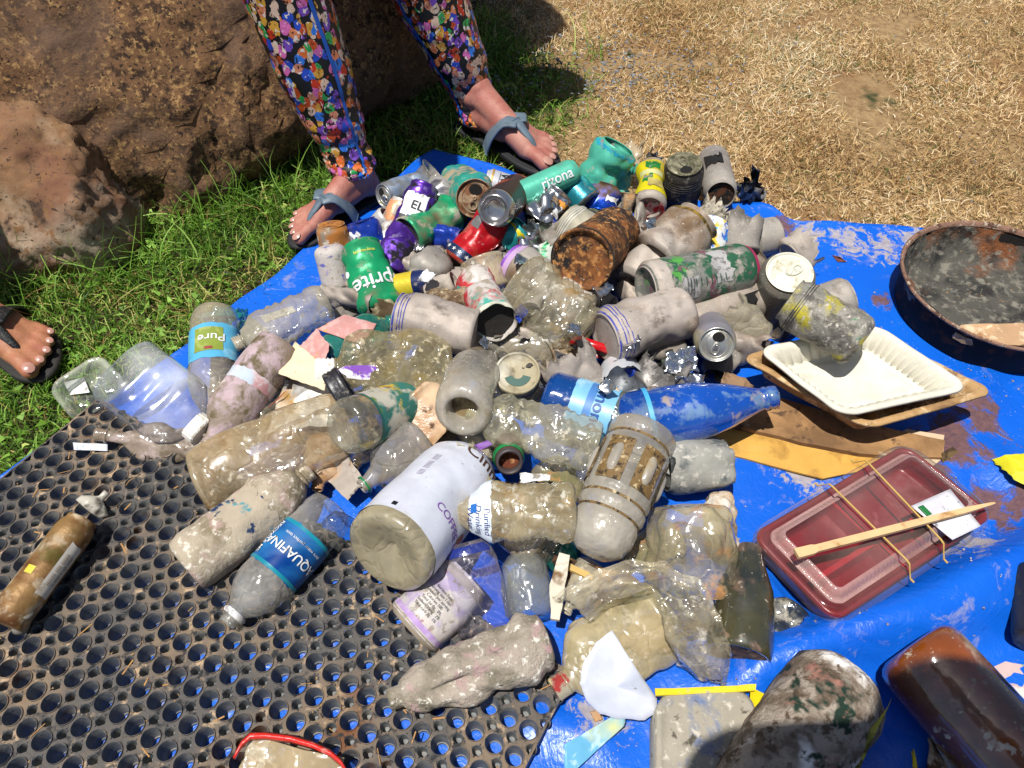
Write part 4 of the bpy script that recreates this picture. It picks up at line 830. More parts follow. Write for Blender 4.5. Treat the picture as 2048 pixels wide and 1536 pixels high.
    item('soda_can','olive grey can with its clean white lid facing the viewer, right edge of the pile','can',(1545,612,.03),(1580,543,.115),106,CAN,GREY('gi','77746a','958d80'),allof(lid(-35,False,True,LIDW)))
    item('torn_can','flattened grey can half with torn points behind the white-lidded can','can',(1580,515,.05),(1630,482,.06),76,CUTC,GREY('ga'),torn=22,crump=4,cell=.04,fl=.6)
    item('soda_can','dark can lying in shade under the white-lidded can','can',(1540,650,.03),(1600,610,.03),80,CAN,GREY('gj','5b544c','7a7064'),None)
    yg=mm('yellow_worn',hx('9c978c',.7),[(hx('c4b83c',.75),24,.57,.05),(hx('1f8a5c',.7),26,.66,.02),(hx('77726a',.6),60,.56,.06),(hx('cdc6b8',.8),170,.62,.04)],rough=.6,metal=.2,bump=(160,.8))
    item('soda_can','grey can with scraps of yellow and green print lying on the white tray','can',(1722,688,.110),(1578,598,.125),110,CAN,yg,allof(lid(-60,True,True),rings((.80,.83,.86),mm('dark_ring',hx('3c3a34',.7),bump=None),.010)),crump=2.5,cell=.035)
    item('soda_can','grey can behind the yellow-flecked one with only its rim end showing','can',(1625,618,.03),(1700,592,.045),84,CAN,GREY('gg'))
    bl2=mm('blue_ring',hx('3a46a8',.8),[(hx('a89c92',.7),80,.6,.05)],bump=None,rough=.5)
    def bigcan(lab,A,B,w,**k): item('soda_can',lab,'can',A,B,w,[(.03,.0),(.03,.8),(.0,.86),(.0,.9),(.04,.96),(.86,1),(.90,.97),(.955,.88),(.985,.86),(.99,.84),(.97,.8),(.965,0)],GREY('gk','b0a399','c9bdb2'),allof(rings((.84,.875,.905),bl2,.010),band(.955,.975,bl2)),**k)
    bigcan('bare dented grey can with dark blue rings at its left end, centre left',(955,668,.085),(795,632,.09),112,dents=((.5,10,5,.2,50),(.4,-50,5,.1,40)),crump=5,cell=.04)
    bigcan('bare grey can with dark blue rings, right of the crushed ribbed bottle',(1365,625,.085),(1208,678,.09),118,dents=((.45,-70,7,.25,30),),crump=4,cell=.035)
    item('soda_can','bare grey can lying under the tall green can with a peeled hole near its end','can',(1372,648,.05),(1518,592,.055),96,CAN,GREY('gl','a99c90','bdb0a2'),allof(band(.62,.80,mm('painted_hole_shade'),-15,35,off=.001,edge=10),band(.52,.60,SILV,5,30,off=.0015,edge=5)),crump=2,cell=.05)
    item('soda_can','silver can with its opened lid facing the viewer above the blue bottles','can',(1412,645,.03),(1434,690,.10),78,CAN,mm('lav_grey',hx('a09ca6',.75),[(hx('b8ae90',.75),30,.55,.06)],rough=.5,metal=.4),allof(lid(-40,True,True)))
    item('crushed_can','flattened clear and grey container under the opened silver lid','container',(1512,690,.035),(1440,610,.075),84,CUTC,clearp('crk',c='a9a698',clear=.45),crump=6,cell=.03,torn=8,fl=.6)
    item('torn_can','grey can burst open with bright silver shreds, above the blue bottles','can',(1310,790,.05),(1375,712,.085),128,CUTC,mm('burst',hx('8f8a86',.72),[(hx('6a6662',.6),30,.54,.08),(hx('b8b2ac',.78),60,.6,.05)],rough=.45,metal=.5,bump=(160,.4)),torn=30,crump=6,cell=.035,fl=.8)
    def shard(lab,pts,m,nm='can_scrap',**k): sheet(nm,lab,'can scrap',pts,m,**k)
    shard('bright silver shred curling up from the burst grey can',[(1335,705,.10),(1395,695,.11),(1400,745,.09),(1325,750,.09)],SILV,amp=.008,cell=.012,rag=.2)
    shard('silver shred hanging on the right of the burst grey can',[(1345,750,.095),(1410,745,.085),(1405,800,.06),(1350,790,.07)],mm('silver2',hx('a9adb6',.9),rough=.25,metal=.9,bump=(60,.4)),amp=.008,cell=.012,rag=.2)
    item('torn_can','grey torn can flap draped between the clear bottle and the red plastic rim','can',(1165,785,.05),(1118,700,.085),112,CUTC,GREY('gm','9b9189','b5aaa0'),torn=20,crump=8,cell=.035,fl=.5)
    item('crushed_can','pale grey crushed ball of a can below the green crumpled can','can',(848,560,.05),(872,512,.09),88,[(0,0),(.02,.6),(.1,.9),(.3,1.02),(.7,1),(.9,.9),(.98,.6),(1,0)],GREY('gn','aaa39b','c5bdb2'),crump=7,cell=.03,rigid=(0,0))
    item('can_scrap','dark torn can bits under the crushed grey ball','can scrap',(812,560,.04),(850,585,.05),52,CUTC,mm('black_silver'),torn=18,crump=8,cell=.015,fl=.6)
    item('soda_can','red, white and teal can bent double with its open end facing the viewer','can',(948,560,.07),(992,645,.095),84,CUTC,mm('red_teal',hx('d0c8c2',.8),[(hx('c22c34',.75),16,.52,.03),(hx('4fb0a0',.75),20,.58,.03),(hx('b0a392',.7),60,.58,.05)],rough=.5,bump=(140,.4)),allof(lambda T,r:T.disc('dark_opening',.93,.94,DARK,r),band(.93,1.0,LIDW,-180,180)),dents=((.3,0,14,.08,70),),crump=3,cell=.03,rigid=(.1,0))
    item('soda_can','rusty can with a yellow painted shoulder and dark blue tip','can',(770,580,.05),(865,562,.07),54,CAN,paint('yel_can','e8cf38',t=.68),allof(lambda T,r:T.disc('rusty_base',.005,.78,rusty,r),band(.66,.95,paint('navyb','1b2c60'),-180,180)))
    item('torn_can','can cut open showing its black inside, left of the blue-ringed can','can',(790,640,.04),(742,612,.06),64,CUTC,mm('cream_rim',hx('c4b894',.75),[(hx('5c4a2c',.6),30,.5,.06)],rough=.7),lambda T,r:T.disc('black_inside',.7,.95,DARK,r),crump=4,cell=.02,torn=8)
    item('crushed_can','brown muddy crumple of a can above the blue-ringed can','can',(850,600,.07),(945,600,.075),58,[(0,0),(.02,.7),(.15,1),(.8,.95),(.97,.7),(1,0)],mm('muddy',hx('a08a6c',.7),[(hx('6c5236',.6),50,.5,.08),(hx('c9b898',.78),120,.6,.05)],rough=.6,bump=(90,.8)),crump=8,cell=.02,rigid=(0,0))
    item('crushed_can','grey folded can between the grey ball and the bent red can','can',(858,592,.06),(912,565,.08),56,CAN,GREY('ga'),crump=6,cell=.025,fl=.7,dents=((.5,20,14,.1,50),))
    item('soda_can','long grey can with a lilac rim partly behind the crushed clear bottle','can',(1178,628,.06),(1020,522,.075),92,CAN,GREY('go','b3aaa0','cdc4b8'),allof(band(.88,.96,mm('lilac',hx('c9a8d0',.8),rough=.5,bump=None)),band(.955,.985,mm('violet_ring',hx('8a4cb8',.8),bump=None))),crump=2,cell=.05)
    item('metal_disc','separate round can end with a green-stained crescent mouth, right of the frosted bottle','metal disc',(1035,760,.07),(1035,742,.095),92,[(0,.3),(.0,.9),(.1,.98),(.6,1),(.8,1.0),(.9,.93),(.8,.88),(.7,.86),(.7,0)],mm('khaki_lid',hx('b5a98a',.75),[(hx('7d7050',.65),40,.55,.07),(hx('d8d2c0',.8),16,.5,.1)],rough=.7,bump=(140,.6)),lambda T,r:mesh('crescent_mouth',[T.S(.73,q,a) for q in (.25,.6) for a in [math.radians(x) for x in range(-70,75,12)]],[(i,i+1,14+i,13+i) for i in range(12)],mm('deep_green',hx('14564a',.7),rough=.4,bump=None),r),rigid=(0,0))
    item('plastic_ring','glossy red plastic rim curving under the blue-ringed can','plastic rim',(1185,705,.055),(1190,690,.06),92,[(0,.9),(.0,1),(.5,1.02),(1,1),(1,.9),(.5,.88),(0,.9)],mm('red_plastic',hx('c3121c',.8),rough=.25,bump=(100,.2)),rigid=(0,0),fl=.8)
    item('metal_bowl','shiny white-silver bowl shaped can bottom beside the kraft paper','can scrap',(1240,745,.05),(1250,775,.07),86,[(.2,0),(.15,.5),(.0,.9),(.0,1),(.6,1.03),(1,1)],mm('white_silver',hx('dcdfe2',.9),[(hx('8f8a84',.7),60,.62,.05)],rough=.4,metal=.3),torn=10,rigid=(0,0))
    whp=mm('white_purple',hx('cfc7c0',.82),[(hx('b7a8c4',.75),26,.57,.05),(hx('c48a94',.7),60,.63,.03),(hx('a59a8e',.7),120,.6,.05)],rough=.5,bump=(160,.4))
    item('drink_can','worn white can with a lilac band round its base, below the coffee creamer bottle','can',(822,1262,.035),(935,1150,.05),132,CAN,whp,allof(band(.10,.17,mm('lilac2',hx('bb9bd0',.8),[(hx('d8d0dc',.8),60,.6,.1)],bump=None,rough=.4)),band(.0,.085,mm('tan_metal',hx('b3a590',.78),rough=.5,metal=.2)),text('Nutrition Facts\nServing size 1 can\nAmount per serving\nCalories 100\nTotal fat 0g   0%\nSodium 35mg   2%\nTotal carb 2g   1%',.46,-8,4.2,0,mm('grey_print',hx('5b5f60',.8),bump=None)),band(.84,.95,GREY())),crump=3.5,cell=.05,dents=((.72,-10,10,.12,50),),rigid=(.2,.1))
    item('spray_tube','long brown-stained aerosol with a white barcode label, on the black mat','aerosol can',(8,1248,.055),(165,1040,.06),76,[(.0,0),(.0,.8),(.01,.95),(.03,.98),(.86,1),(.93,.93),(.97,.8),(.98,.82),(1,.8),(1,0)],mm('brown_tube',hx('a5804e',.72),[(hx('7a4c22',.6),18,.5,.08),(hx('cbb99c',.78),34,.58,.06),(hx('6c6420',.6),12,.62,.05)],rough=.45,metal=.3,bump=(150,.4)),
        allof(band(.28,.76,mm('old_label',hx('d6cfc4',.82),[(hx('b8a48c',.75),60,.58,.05)],bump=None,rough=.6),15,62,edge=1),text('IIIIIIIII IIIII IIIIIIII\nii iiiiii ii iiii iiiiii',.52,38,5.5,1,mm('faint_print',hx('8c7c6c',.7),bump=None)),band(.40,.47,mm('yellow_square',hx('d8c83c',.8),bump=None),-50,-25)))
    item('aerosol_cap','torn whitish nozzle cap lying at the end of the brown aerosol','cap',(178,1022,.04),(215,985,.045),60,[(0,.4),(.05,.9),(.3,1),(.5,.7),(.62,.3),(.7,.2),(1,.2),(1,0)],mm('cap_plastic',hx('c8c2b4',.78),[(hx('6a6458',.6),50,.58,.06)],rough=.4),crump=6,cell=.02,rigid=(0,0),fl=.7)
    item('cork_stub','short grey cylinder stub leaning on the base of the brown aerosol','stub',(40,1258,.035),(52,1222,.06),30,[(0,0),(0,1),(1,1),(1,0)],mm('stub_grey',hx('8f8a80',.7),rough=.9),rigid=(0,0))
def sheet(name,label,cat,q,m,n=18,amp=.003,cell=.03,rag=.0,thick=.0006,parent=None,seed=None,curl=0,lines=()):
    A,B,C_,D=[P(*p) for p in q]; seed=seed or len(COL.objects)*.731; vs=[];fs=[]
    nn=(B-A).cross(D-A).normalized()
    for i in range(n+1):
        for j in range(n+1):
            u,v=i/n,j/n
            if rag:
                e=min(u,1-u,v,1-v)
                if e<.001: 
                    g=rag*noise.noise(V((u*7+seed,v*7,seed))); 
                    if u in(0,1): u+=g*(1 if u==0 else -1)*.5+ (rag*.25 if u==0 else -rag*.25)
                    if v in(0,1): v+=g*(1 if v==0 else -1)*.5+ (rag*.25 if v==0 else -rag*.25)
            p=A.lerp(B,u).lerp(D.lerp(C_,u),v); d=noise.voronoi(p/cell+V((seed,0,0)))[0]
            p=p+nn*(amp*((d[1]-d[0])*1.2-.4+1.2*noise.noise(p/cell*.7+V((seed,0,0))))+curl*(math.cos(2*PI*(u-.5))))
            vs.append(p)
    for i in range(n):
        for j in range(n): a=i*(n+1)+j; fs.append((a,a+1,a+n+2,a+n+1))
    o=mesh(name,vs,fs,m,parent); s=o.modifiers.new('thickness','SOLIDIFY'); s.thickness=thick; s.offset=0
    if label: tag(o,label,cat)
    return o
items_cans()
# ---------------------------------------------------------------- sheets, trays, bottles
def poly(name,label,cat,pts,z,th,m,parent=None,amp=.001,smooth=False):
    t=[P(x,y,(q[0] if q else z)) for x,y,*q in pts]; c=sum(t,V())/len(t); n=len(t); K=6; vs=[];fs=[]
    per=[]
    for i in range(n):
        for k in range(4): per.append(t[i].lerp(t[(i+1)%n],k/4))
    M=len(per)
    for side in (0,1):
        for r in range(K):
            f=1-r/K
            for q in per:
                p=c.lerp(q,f); p=p+V((0,0,amp*noise.noise(p*30)*2-(th if side else 0)))
                if r==0: p=p+V((noise.noise(q*90),noise.noise(q*90+V((3,0,0))),0))*.0012
                vs.append(p)
        vs.append(c+V((0,0,-(th if side else 0))))
    B=K*M+1
    for side in (0,1):
        o=side*B
        for r in range(K-1):
            for i in range(M):
                f=(o+r*M+i,o+r*M+(i+1)%M,o+(r+1)*M+(i+1)%M,o+(r+1)*M+i); fs.append(f if side else f[::-1])
        for i in range(M): f=(o+(K-1)*M+i,o+(K-1)*M+(i+1)%M,o+K*M); fs.append(f if side else f[::-1])
    for i in range(M): fs.append((i,(i+1)%M,B+(i+1)%M,B+i))
    o=mesh(name,vs,fs,m,parent,smooth=smooth)
    if label: tag(o,label,cat)
    return o
def tray(cs,ringsL,m,name,parent,cr=.014,flute=None,nt=None,wob=.0006,segs=34):
    c0,c1,c2,c3=[P(*p) for p in cs]; c=(c0+c1+c2+c3)/4; ax=((c1+c2)-(c0+c3))/4; ay=((c2+c3)-(c0+c1))/4
    lx,ly=ax.length,ay.length; ux,uy=ax/lx,ay/ly; n=ux.cross(uy).normalized()
    if n.z<0: n=-n
    vs=[];fs=[]; per=None
    for ri,rg in enumerate(ringsL):
        ins,h=rg[0],rg[1]; r=max(cr-ins*.6,.003) if ins>0 else cr-ins; X,Yy=lx-ins,ly-ins; r=min(r,X*.9,Yy*.9); pts=[]
        for (sx,sy,a0) in ((1,1,0),(-1,1,90),(-1,-1,180),(1,-1,270)):
            for k in range(9): a=math.radians(a0+90*k/8); pts.append((sx*(X-r)+r*cos(a),sy*(Yy-r)+r*sin(a)))
            nx={0:(-1,0),90:(0,-1),180:(1,0),270:(0,1)}[a0]; Ls=2*((X-r) if nx[0] else (Yy-r)); q0=pts[-1]
            for k in range(1,segs): pts.append((q0[0]+nx[0]*Ls*k/segs,q0[1]+nx[1]*Ls*k/segs))
        M=len(pts)
        for i,(x,y) in enumerate(pts):
            if flute and ri in flute[0]:
                g=flute[1]*(.5+.5*cos(2*PI*i*flute[2]/M)); q=math.hypot(x,y); x,y=x*(1-g/q),y*(1-g/q)
            p=c+ux*x+uy*y+n*h; vs.append(p+n*(wob*noise.noise(p*25)*2))
    for r in range(len(ringsL)-1):
        for i in range(M): fs.append((r*M+i,r*M+(i+1)%M,(r+1)*M+(i+1)%M,(r+1)*M+i))
    if ringsL[-1][1]is not None and not (len(ringsL[-1])>2):
        k=len(vs); vs.append(c+n*ringsL[-1][1])
        for i in range(M): fs.append(((len(ringsL)-1)*M+i,(len(ringsL)-1)*M+(i+1)%M,k))
    return mesh(name,vs,fs,m,parent),(c,ux,uy,n,lx,ly)
def solid(o,t): s=o.modifiers.new('thickness','SOLIDIFY'); s.thickness=t; s.offset=-1; return o
def items_bottles():
    CL=dict(dirt=('b09a70',30,.60))
    c1=clearp('clear_a',c='b5b09f',clear=.62); c2=clearp('clear_b',c='a9a89c',dirt=('a48a5e',34,.57),clear=.6,dirt2=('8c6a3c',12,.62))
    c3=clearp('clear_c',c='b8b6b4',clear=.72,dirt=('c4bdae',50,.66)); c4=clearp('clear_dusty',c='aaa699',clear=.38,dirt=('b0a58c',26,.52),dirt2=('c8bea8',90,.6),rough=.45)
    c5=clearp('clear_brown',c='b3a283',clear=.45,dirt=('9c7a48',22,.52),dirt2=('d0c4a8',60,.6)); c6=clearp('clear_green_algae',c='8f8a6a',clear=.45,dirt=('6b6a38',16,.54),dirt2=('b8763a',30,.63))
    frost=clearp('frosted',crinkle=False,c='a9a7a2',clear=.30,dirt=('a08c68',16,.60),rough=.4,bump=(120,.4))
    def cap(m,**k): return lambda T,r:T.cap(r,m,**k)
    whcap=mm('white_cap',hx('dedad2',.85),[(hx('b8ac94',.75),60,.62,.05)],rough=.4,bump=None)
    # left group
    item('water_jug','big square clear jug with a white cap, on the tarp edge at left','jug',(262,752,.07),(408,866,.045),168,[(.06,0),(.05,.5),(.0,.8),(.0,.9),(.04,1),(.09,.97),(.13,1),(.17,.97),(.21,1),(.25,.97),(.29,1),(.55,1),(.68,.93),(.8,.68),(.88,.36),(.90,.30),(.98,.30)],
         clearp('jug',crinkle=False,c='eef2fa',clear=.60,dirt=('dcdad4',40,.66),tint=(.93,.95,1,1)),cap(whcap,r=.38,x0=.89,x1=1.02),sq=3.6,dents=((.45,0,6,.12,45),),crump=1.2,cell=.05)
    o,f=tray([(103,775,.04),(192,708,.04),(262,775,.03),(150,846,.02)],[(-.002,0),(.001,.001),(.004,.0),(.006,-.010),(.012,-.022),(.014,-.022)],clearp('clam',c='c3ccc4',clear=.80,dirt=('d8dcd8',40,.68)),'food_box',None,cr=.016)
    tag(solid(o,.0008),'clear plastic food box with a white sticker lying on the grass beside the square jug','food box')
    sheet('sticker',None,None,[(128,765,.022),(168,755,.022),(180,785,.018),(140,790,.018)],WHT,amp=.0006,parent=o)
    lb=mm('lightblue_label',hx('5db4dc',.8),[(hx('8ccbe8',.8),30,.62,.05)],rough=.35,bump=None)
    item('water_bottle','clear bottle with a light blue and green label, neck pointing down to the square jug','bottle',(430,628,.06),(428,868,.045),96,bottle(.30,.60,.08),c1,
         allof(band(.20,.50,lb,-110,110,edge=1),band(.24,.44,mm('olive_label',hx('8fa044',.78),[(hx('a7b060',.8),60,.6,.05)],bump=None,rough=.4),-18,48,off=.001),text('Pure',.33,8,17,0,WHT,.0018),band(.41,.43,mm('dkred',hx('9c3a3a',.8),bump=None),5,22,off=.0015),band(.91,.935,mm('red_plastic',hx('c3121c',.8),rough=.25,bump=(100,.2)),-180,180,off=.002)),dents=((.7,40,8,.1,40),),crump=1.5,cell=.04,fl=.9)
    item('water_bottle','dirty clear bottle twisted in the middle, cap end resting on the blue-labelled bottle','bottle',(655,605,.07),(468,690,.065),84,bottle(.36,.70,.06,ribs=(.15,.55,5,.08)),c4,None,crump=5,cell=.03,fl=.8,bu=6,tw=.8)
    tb_=mm('teal_film',hx('2f9a9c',.75),[(hx('8cc0b8',.8),40,.62,.05)],rough=.15,clear=.45,tint=(.5,.9,.9,1),bump=(60,.6))
    sheet('plastic_film','crumpled teal plastic film behind the blue-labelled bottle','film',[(400,640,.04),(440,612,.06),(480,618,.05),(455,660,.05)],tb_,amp=.010,cell=.02,rag=.3)
    sheet('plastic_film','small teal plastic piece on the tarp edge above the twisted bottle','film',[(470,620,.04),(475,650,.05),(520,640,.02),(495,618,.02)],tb_,amp=.009,cell=.015,rag=.3)
    item('green_bottle','dark teal bottle piece in the shade under the twisted bottle','bottle',(478,730,.02),(510,660,.03),64,CUTC,mm('dk_teal',hx('1c5a54',.7),[(hx('6c8a80',.7),40,.64,.05)],rough=.2,clear=.4,tint=(.3,.7,.6,1)),None,crump=3,cell=.03)
    sheet('paper_scrap','small white printed paper strip on the tarp behind the twisted bottle','paper',[(520,632,.012),(585,612,.012),(592,622,.012),(530,645,.012)],WHT,amp=.001)
    cr=crust('crust_pink','b7a3a4','8d8268','c9a9b4'); 
    item('crusty_bottle','pinkish encrusted bottle with a faded white label, open neck pointing down left','bottle',(560,690,.07),(412,898,.045),104,bottle(.30,.60,.1),mm('crust_clear',hx('a08f80',.7),[(hx('c3acb2',.78),30,.50,.07),(hx('7a6c4c',.62),44,.57,.06),(hx('e0d6c0',.82),26,.67,.03)],rough=.75,bump=(150,.8)),
         allof(band(.36,.46,mm('faded_label',hx('d8cfd0',.82),[(hx('d09a9c',.75),24,.58,.04),(hx('c0ccd8',.8),20,.6,.05)],bump=None,rough=.6),-110,110,edge=1)),crump=2,cell=.04)
    item('water_bottle','flattened muddy bottle lying across the top corner of the black mat','bottle',(470,905,.03),(190,868,.045),66,bottle(.34,.55,.05),mm('muddy_plastic',hx('a6927e',.7),[(hx('7c6a50',.62),26,.52,.08),(hx('c4b0a8',.75),40,.6,.06)],rough=.45,clear=.15,bump=(90,.6)),None,crump=6,cell=.035,fl=.45,bu=-4)
    sheet('paper_scrap','striped blue and white paper scrap sticking out beside the muddy flattened bottle','paper',[(146,885,.035),(215,888,.035),(215,902,.034),(148,900,.034)],mm('bluewhite',hx('d8dce4',.82),[(hx('5a86cc',.75),50,.55,.03)],bump=None,rough=.5),amp=.001)
    item('bottle_cap','small blue screw cap beside the open neck of the encrusted bottle','bottle cap',(440,905,.02),(450,888,.032),28,[(0,0),(0,1),(.9,1),(1,.8),(1,0)],mm('blue_cap',hx('1f6a9c',.75),[(hx('b8c0bc',.8),120,.6,.04)],rough=.4),rigid=(0,0))
    item('plastic_bottle','large milky brown clear bottle with its round base toward the black mat','bottle',(405,968,.05),(700,838,.07),152,[(.08,0),(.06,.4),(.02,.62),(.0,.80),(.0,.88),(.03,.96),(.1,1),(.45,.97),(.8,.9),(.95,.8),(1,.75)],c5,lambda T,r:T.disc('base_ring',.02,.7,mm('milky_ring',hx('d8cfb8',.8),rough=.25,clear=.3),r,prof=[(.02,.74),(-.005,.70),(-.005,.62),(.02,.6)]),fl=.85,crump=2.5,cell=.06,dents=((.4,-30,8,.12,40),))
    item('jar','clear jar with a green flowered label whose round base faces the viewer','jar',(688,856,.105),(815,812,.045),108,[(.06,0),(.05,.4),(.03,.60),(.0,.68),(.0,.8),(.04,.95),(.1,1),(.9,1),(1,.95)],c2,allof(band(.28,.95,mm('flower_label',hx('c9c4b4',.8),[(hx('2f7a70',.75),16,.50,.03),(hx('d8b83c',.78),24,.60,.03),(hx('6c8a3c',.7),30,.60,.03),(hx('7a3420',.65),20,.66,.02)],rough=.35,bump=None),-120,130,edge=1),band(.25,.28,mm('teal_line',hx('1f6a60',.75),bump=None),-120,130)),fl=.95)
    item('rubber_ring','black ridged ring seal lying against the top of the jar base','ring',(672,795,.095),(700,778,.10),96,[(0,.80),(0,.98),(.2,1),(.3,.96),(.4,1),(.6,.96),(.7,1),(.9,1),(1,.96),(1,.82),(.5,.78),(0,.80)],mm('ring_black',hx('2c2b30',.8),[(hx('8c8578',.7),120,.6,.05)],rough=.35),None,rigid=(0,0),fl=.75)
    foil=mm('snack_foil',hx('c9c8c4',.85),[(hx('c79a4c',.75),20,.58,.06),(hx('e8e4da',.88),12,.5,.1)],rough=.3,metal=.6,bump=(50,.6),crease=(36,.9))
    o=sheet('snack_bag','silver snack bag with red triangle print, crumpled between the encrusted bottle and the jar','snack bag',[(575,745,.06),(662,752,.07),(660,850,.06),(530,870,.04)],foil,amp=.006,cell=.035,rag=.06,n=30)
    sheet('red_print',None,None,[(560,795,.062),(578,775,.064),(560,795,.062),(533,818,.053)],mm('orange_red',hx('e0401c',.85),bump=None,rough=.4),amp=.0005,parent=o,n=6)
    sheet('print_panel',None,None,[(568,758,.066),(580,757,.066),(578,772,.066),(566,772,.065)],BLK,amp=.0003,parent=o,n=4)
    sheet('paper_scrap','cream coloured torn paper lying over the silver snack bag','paper',[(590,682,.075),(660,735,.085),(652,785,.08),(552,748,.075)],mm('cream_paper',hx('e2d2b0',.85),[(hx('dcae9c',.8),16,.62,.05),(hx('8c6c40',.6),90,.70,.02)],rough=.8,bump=(80,.2)),amp=.002,cell=.05,rag=.08)
    pink=mm('pink_cloth',hx('d49a94',.78),[(hx('e3a05c',.8),24,.66,.03),(hx('dcb0aa',.8),90,.55,.05)],rough=.9,bump=(400,.5))
    sheet('cloth_scrap','pink cloth scrap with orange dots, lower piece beside the teal bottle','cloth',[(632,655,.09),(660,690,.095),(650,735,.085),(597,690,.08)],pink,amp=.003,cell=.05,rag=.1)
    sheet('cloth_scrap','upper plain pink cloth scrap lying over the teal bottle','cloth',[(632,660,.085),(690,630,.10),(752,645,.09),(725,690,.09)],pink,amp=.004,cell=.05,rag=.05)
    item('green_bottle','teal plastic bottle with a clear neck under the pink cloth','bottle',(655,715,.06),(790,640,.065),84,bottle(.32,.62,.06),mm('teal_bottle',hx('2f8a7c',.75),[(hx('9cc4b4',.8),40,.66,.05)],rough=.2,clear=.45,tint=(.45,.85,.75,1),bump=(70,.5)),None,crump=2,cell=.04)
    item('juice_bottle','large flattened clear bottle with a white threaded neck and traces of purple print','bottle',(900,742,.06),(630,742,.085),142,[(.0,0),(.0,.8),(.05,.98),(.3,1),(.68,1),(.78,.82),(.83,.40),(.845,.30),(.85,.36),(.87,.30)],clearp('grassy',c='9d9576',clear=.42,dirt=('8a7848',40,.52),dirt2=('c9bc98',100,.6)),
        allof(lambda T,r:T.disc('threaded_neck',.85,.3,mm('milk_white',hx('dfe0dc',.88),[(hx('b89c70',.7),60,.64,.04)],rough=.4,bump=None),r,prof=[(.85,.0),(.85,.31),(.88,.34),(.89,.30),(.91,.34),(.92,.30),(.94,.34),(.95,.30),(.97,.33),(1,.30),(1,.24),(.9,.22)]),band(.60,.80,mm('purple_trace',hx('8a50c0',.8),[(hx('e8e4ea',.85),70,.50,.03)],bump=None),-12,8,edge=8)),fl=.5,crump=4,cell=.05,dents=((.45,-10,6,.05,50),))
    # centre group
    item('water_bottle','crushed ribbed clear bottle with brown sediment, in the centre beside the bent red can','bottle',(1035,560,.10),(1160,655,.075),122,bottle(.45,.95,.08,ribs=(.2,.9,9,.07),flat=.8),clearp('ribbed_crush',c='a8a28c',clear=.5,dirt=('9a7638',26,.56),dirt2=('d0cbb8',70,.6)),lambda T,r:T.disc('rusty_mud',1,.42,mm('mud_red',hx('8a5228',.65),[(hx('c0a070',.7),120,.55,.06)],rough=.8),r),fl=.75,crump=6,cell=.03)
    item('plastic_bottle','smooth clear bottle lying under the crushed ribbed one','bottle',(950,690,.03),(1120,695,.04),98,[(0,0),(0,.9),(.05,1),(.8,1),(1,.9)],clearp('smooth_under',c='a6a294',clear=.5,dirt=('b0703a',12,.62)),None,crump=1.5,cell=.05)
    item('plastic_cup','smooth clear plastic cup bottom right of the grey crushed ball','cup',(985,585,.05),(960,512,.08),88,[(.0,0),(.02,.6),(.05,.95),(.8,1),(.85,1.04),(.9,1)],clearp('cupsmooth',c='b6ac98',clear=.5,dirt=('8c7a58',30,.6)),None)
    item('frosted_bottle','curved frosted grey bottle standing with its hollow base toward the viewer','bottle',(925,828,.115),(985,703,.055),112,[(.16,0),(.12,.40),(.05,.5),(.0,.62),(.0,.80),(.03,.95),(.1,1),(.55,.95),(.72,.75),(.88,.42),(.93,.33),(1,.33)],frost,lambda T,r:T.disc('dirt_plug',.10,.5,mm('dirt_plug',hx('a08a60',.65),[(hx('5c4a2c',.55),60,.5,.08)],rough=.9,bump=(120,.8)),r),be=-8,crump=1,cell=.05)
    item('water_bottle','transparent crinkled bottle lying over the frosted bottle base, centre of the photo','bottle',(1196,895,.085),(935,822,.10),104,bottle(.35,.66,.07,ribs=(.10,.62,8,.06)),clearp('crinkled',c='b9b7a4',clear=.62,dirt=('a8985c',40,.57),dirt2=('d4cdb4',80,.62)),lambda T,r:T.text('9',.22,-30,16,3,mm('emboss',hx('d8d8d0',.85),rough=.2,clear=.3),r),fl=.66,crump=5,cell=.028)
    item('food_carton','brown muddy plastic carton end under the jar with the flowered label','carton',(830,800,.06),(905,868,.05),104,[(0,0),(0,.9),(.06,1),(.9,1),(1,.95)],mm('muddy_orange',hx('b98e64',.72),[(hx('5c3a22',.55),70,.60,.04),(hx('d6b896',.8),20,.54,.08)],rough=.3,bump=(60,.6)),None,sq=5,fl=.45,crump=2,cell=.03,roll=-15)
    item('green_bottle','dark green bottle with its open brown mouth facing the viewer, centre bottom of the pile','bottle',(1008,865,.03),(1019,925,.085),60,[(0,1.2),(.4,1.25),(.7,1.05),(.8,.8),(.82,.95),(.88,.95),(.9,.82),(1,.82),(1,.68),(.7,.66),(.6,0)],mm('mouth_brown',hx('3c4a38',.7),[(hx('6c4434',.6),20,.5,.1)],rough=.4),allof(band(.80,.90,mm('green_ring',hx('1f8a4c',.75),rough=.3,bump=None),-180,180,off=.0015),lambda T,r:T.disc('rusty_silt',.88,.66,mm('silt',hx('7a3a20',.65),[(hx('c08a5c',.7),160,.56,.05)],rough=.9),r),lambda T,r:T.disc('mouth_ring',.93,.83,mm('dark_collar',hx('4a4042',.75),rough=.5),r,prof=[(.91,.84),(1.002,.84),(1.004,.68),(.9,.67)])),rigid=(0,0))
    item('plastic_scrap','clear algae-speckled plastic strip standing right of the creamer bottle','scrap',(955,985,.08),(920,890,.095),58,CUTC,clearp('strip',c='a8a48c',clear=.35,dirt=('8c8a68',40,.54)),None,torn=8,crump=4,cell=.03,fl=.4)
    sheet('paper_scrap','small white torn paper between the brown bottle mouth and the ribbed bottle','paper',[(1035,945,.07),(1105,950,.07),(1100,962,.07),(1040,968,.07)],WHT,amp=.002,cell=.02,rag=.2)
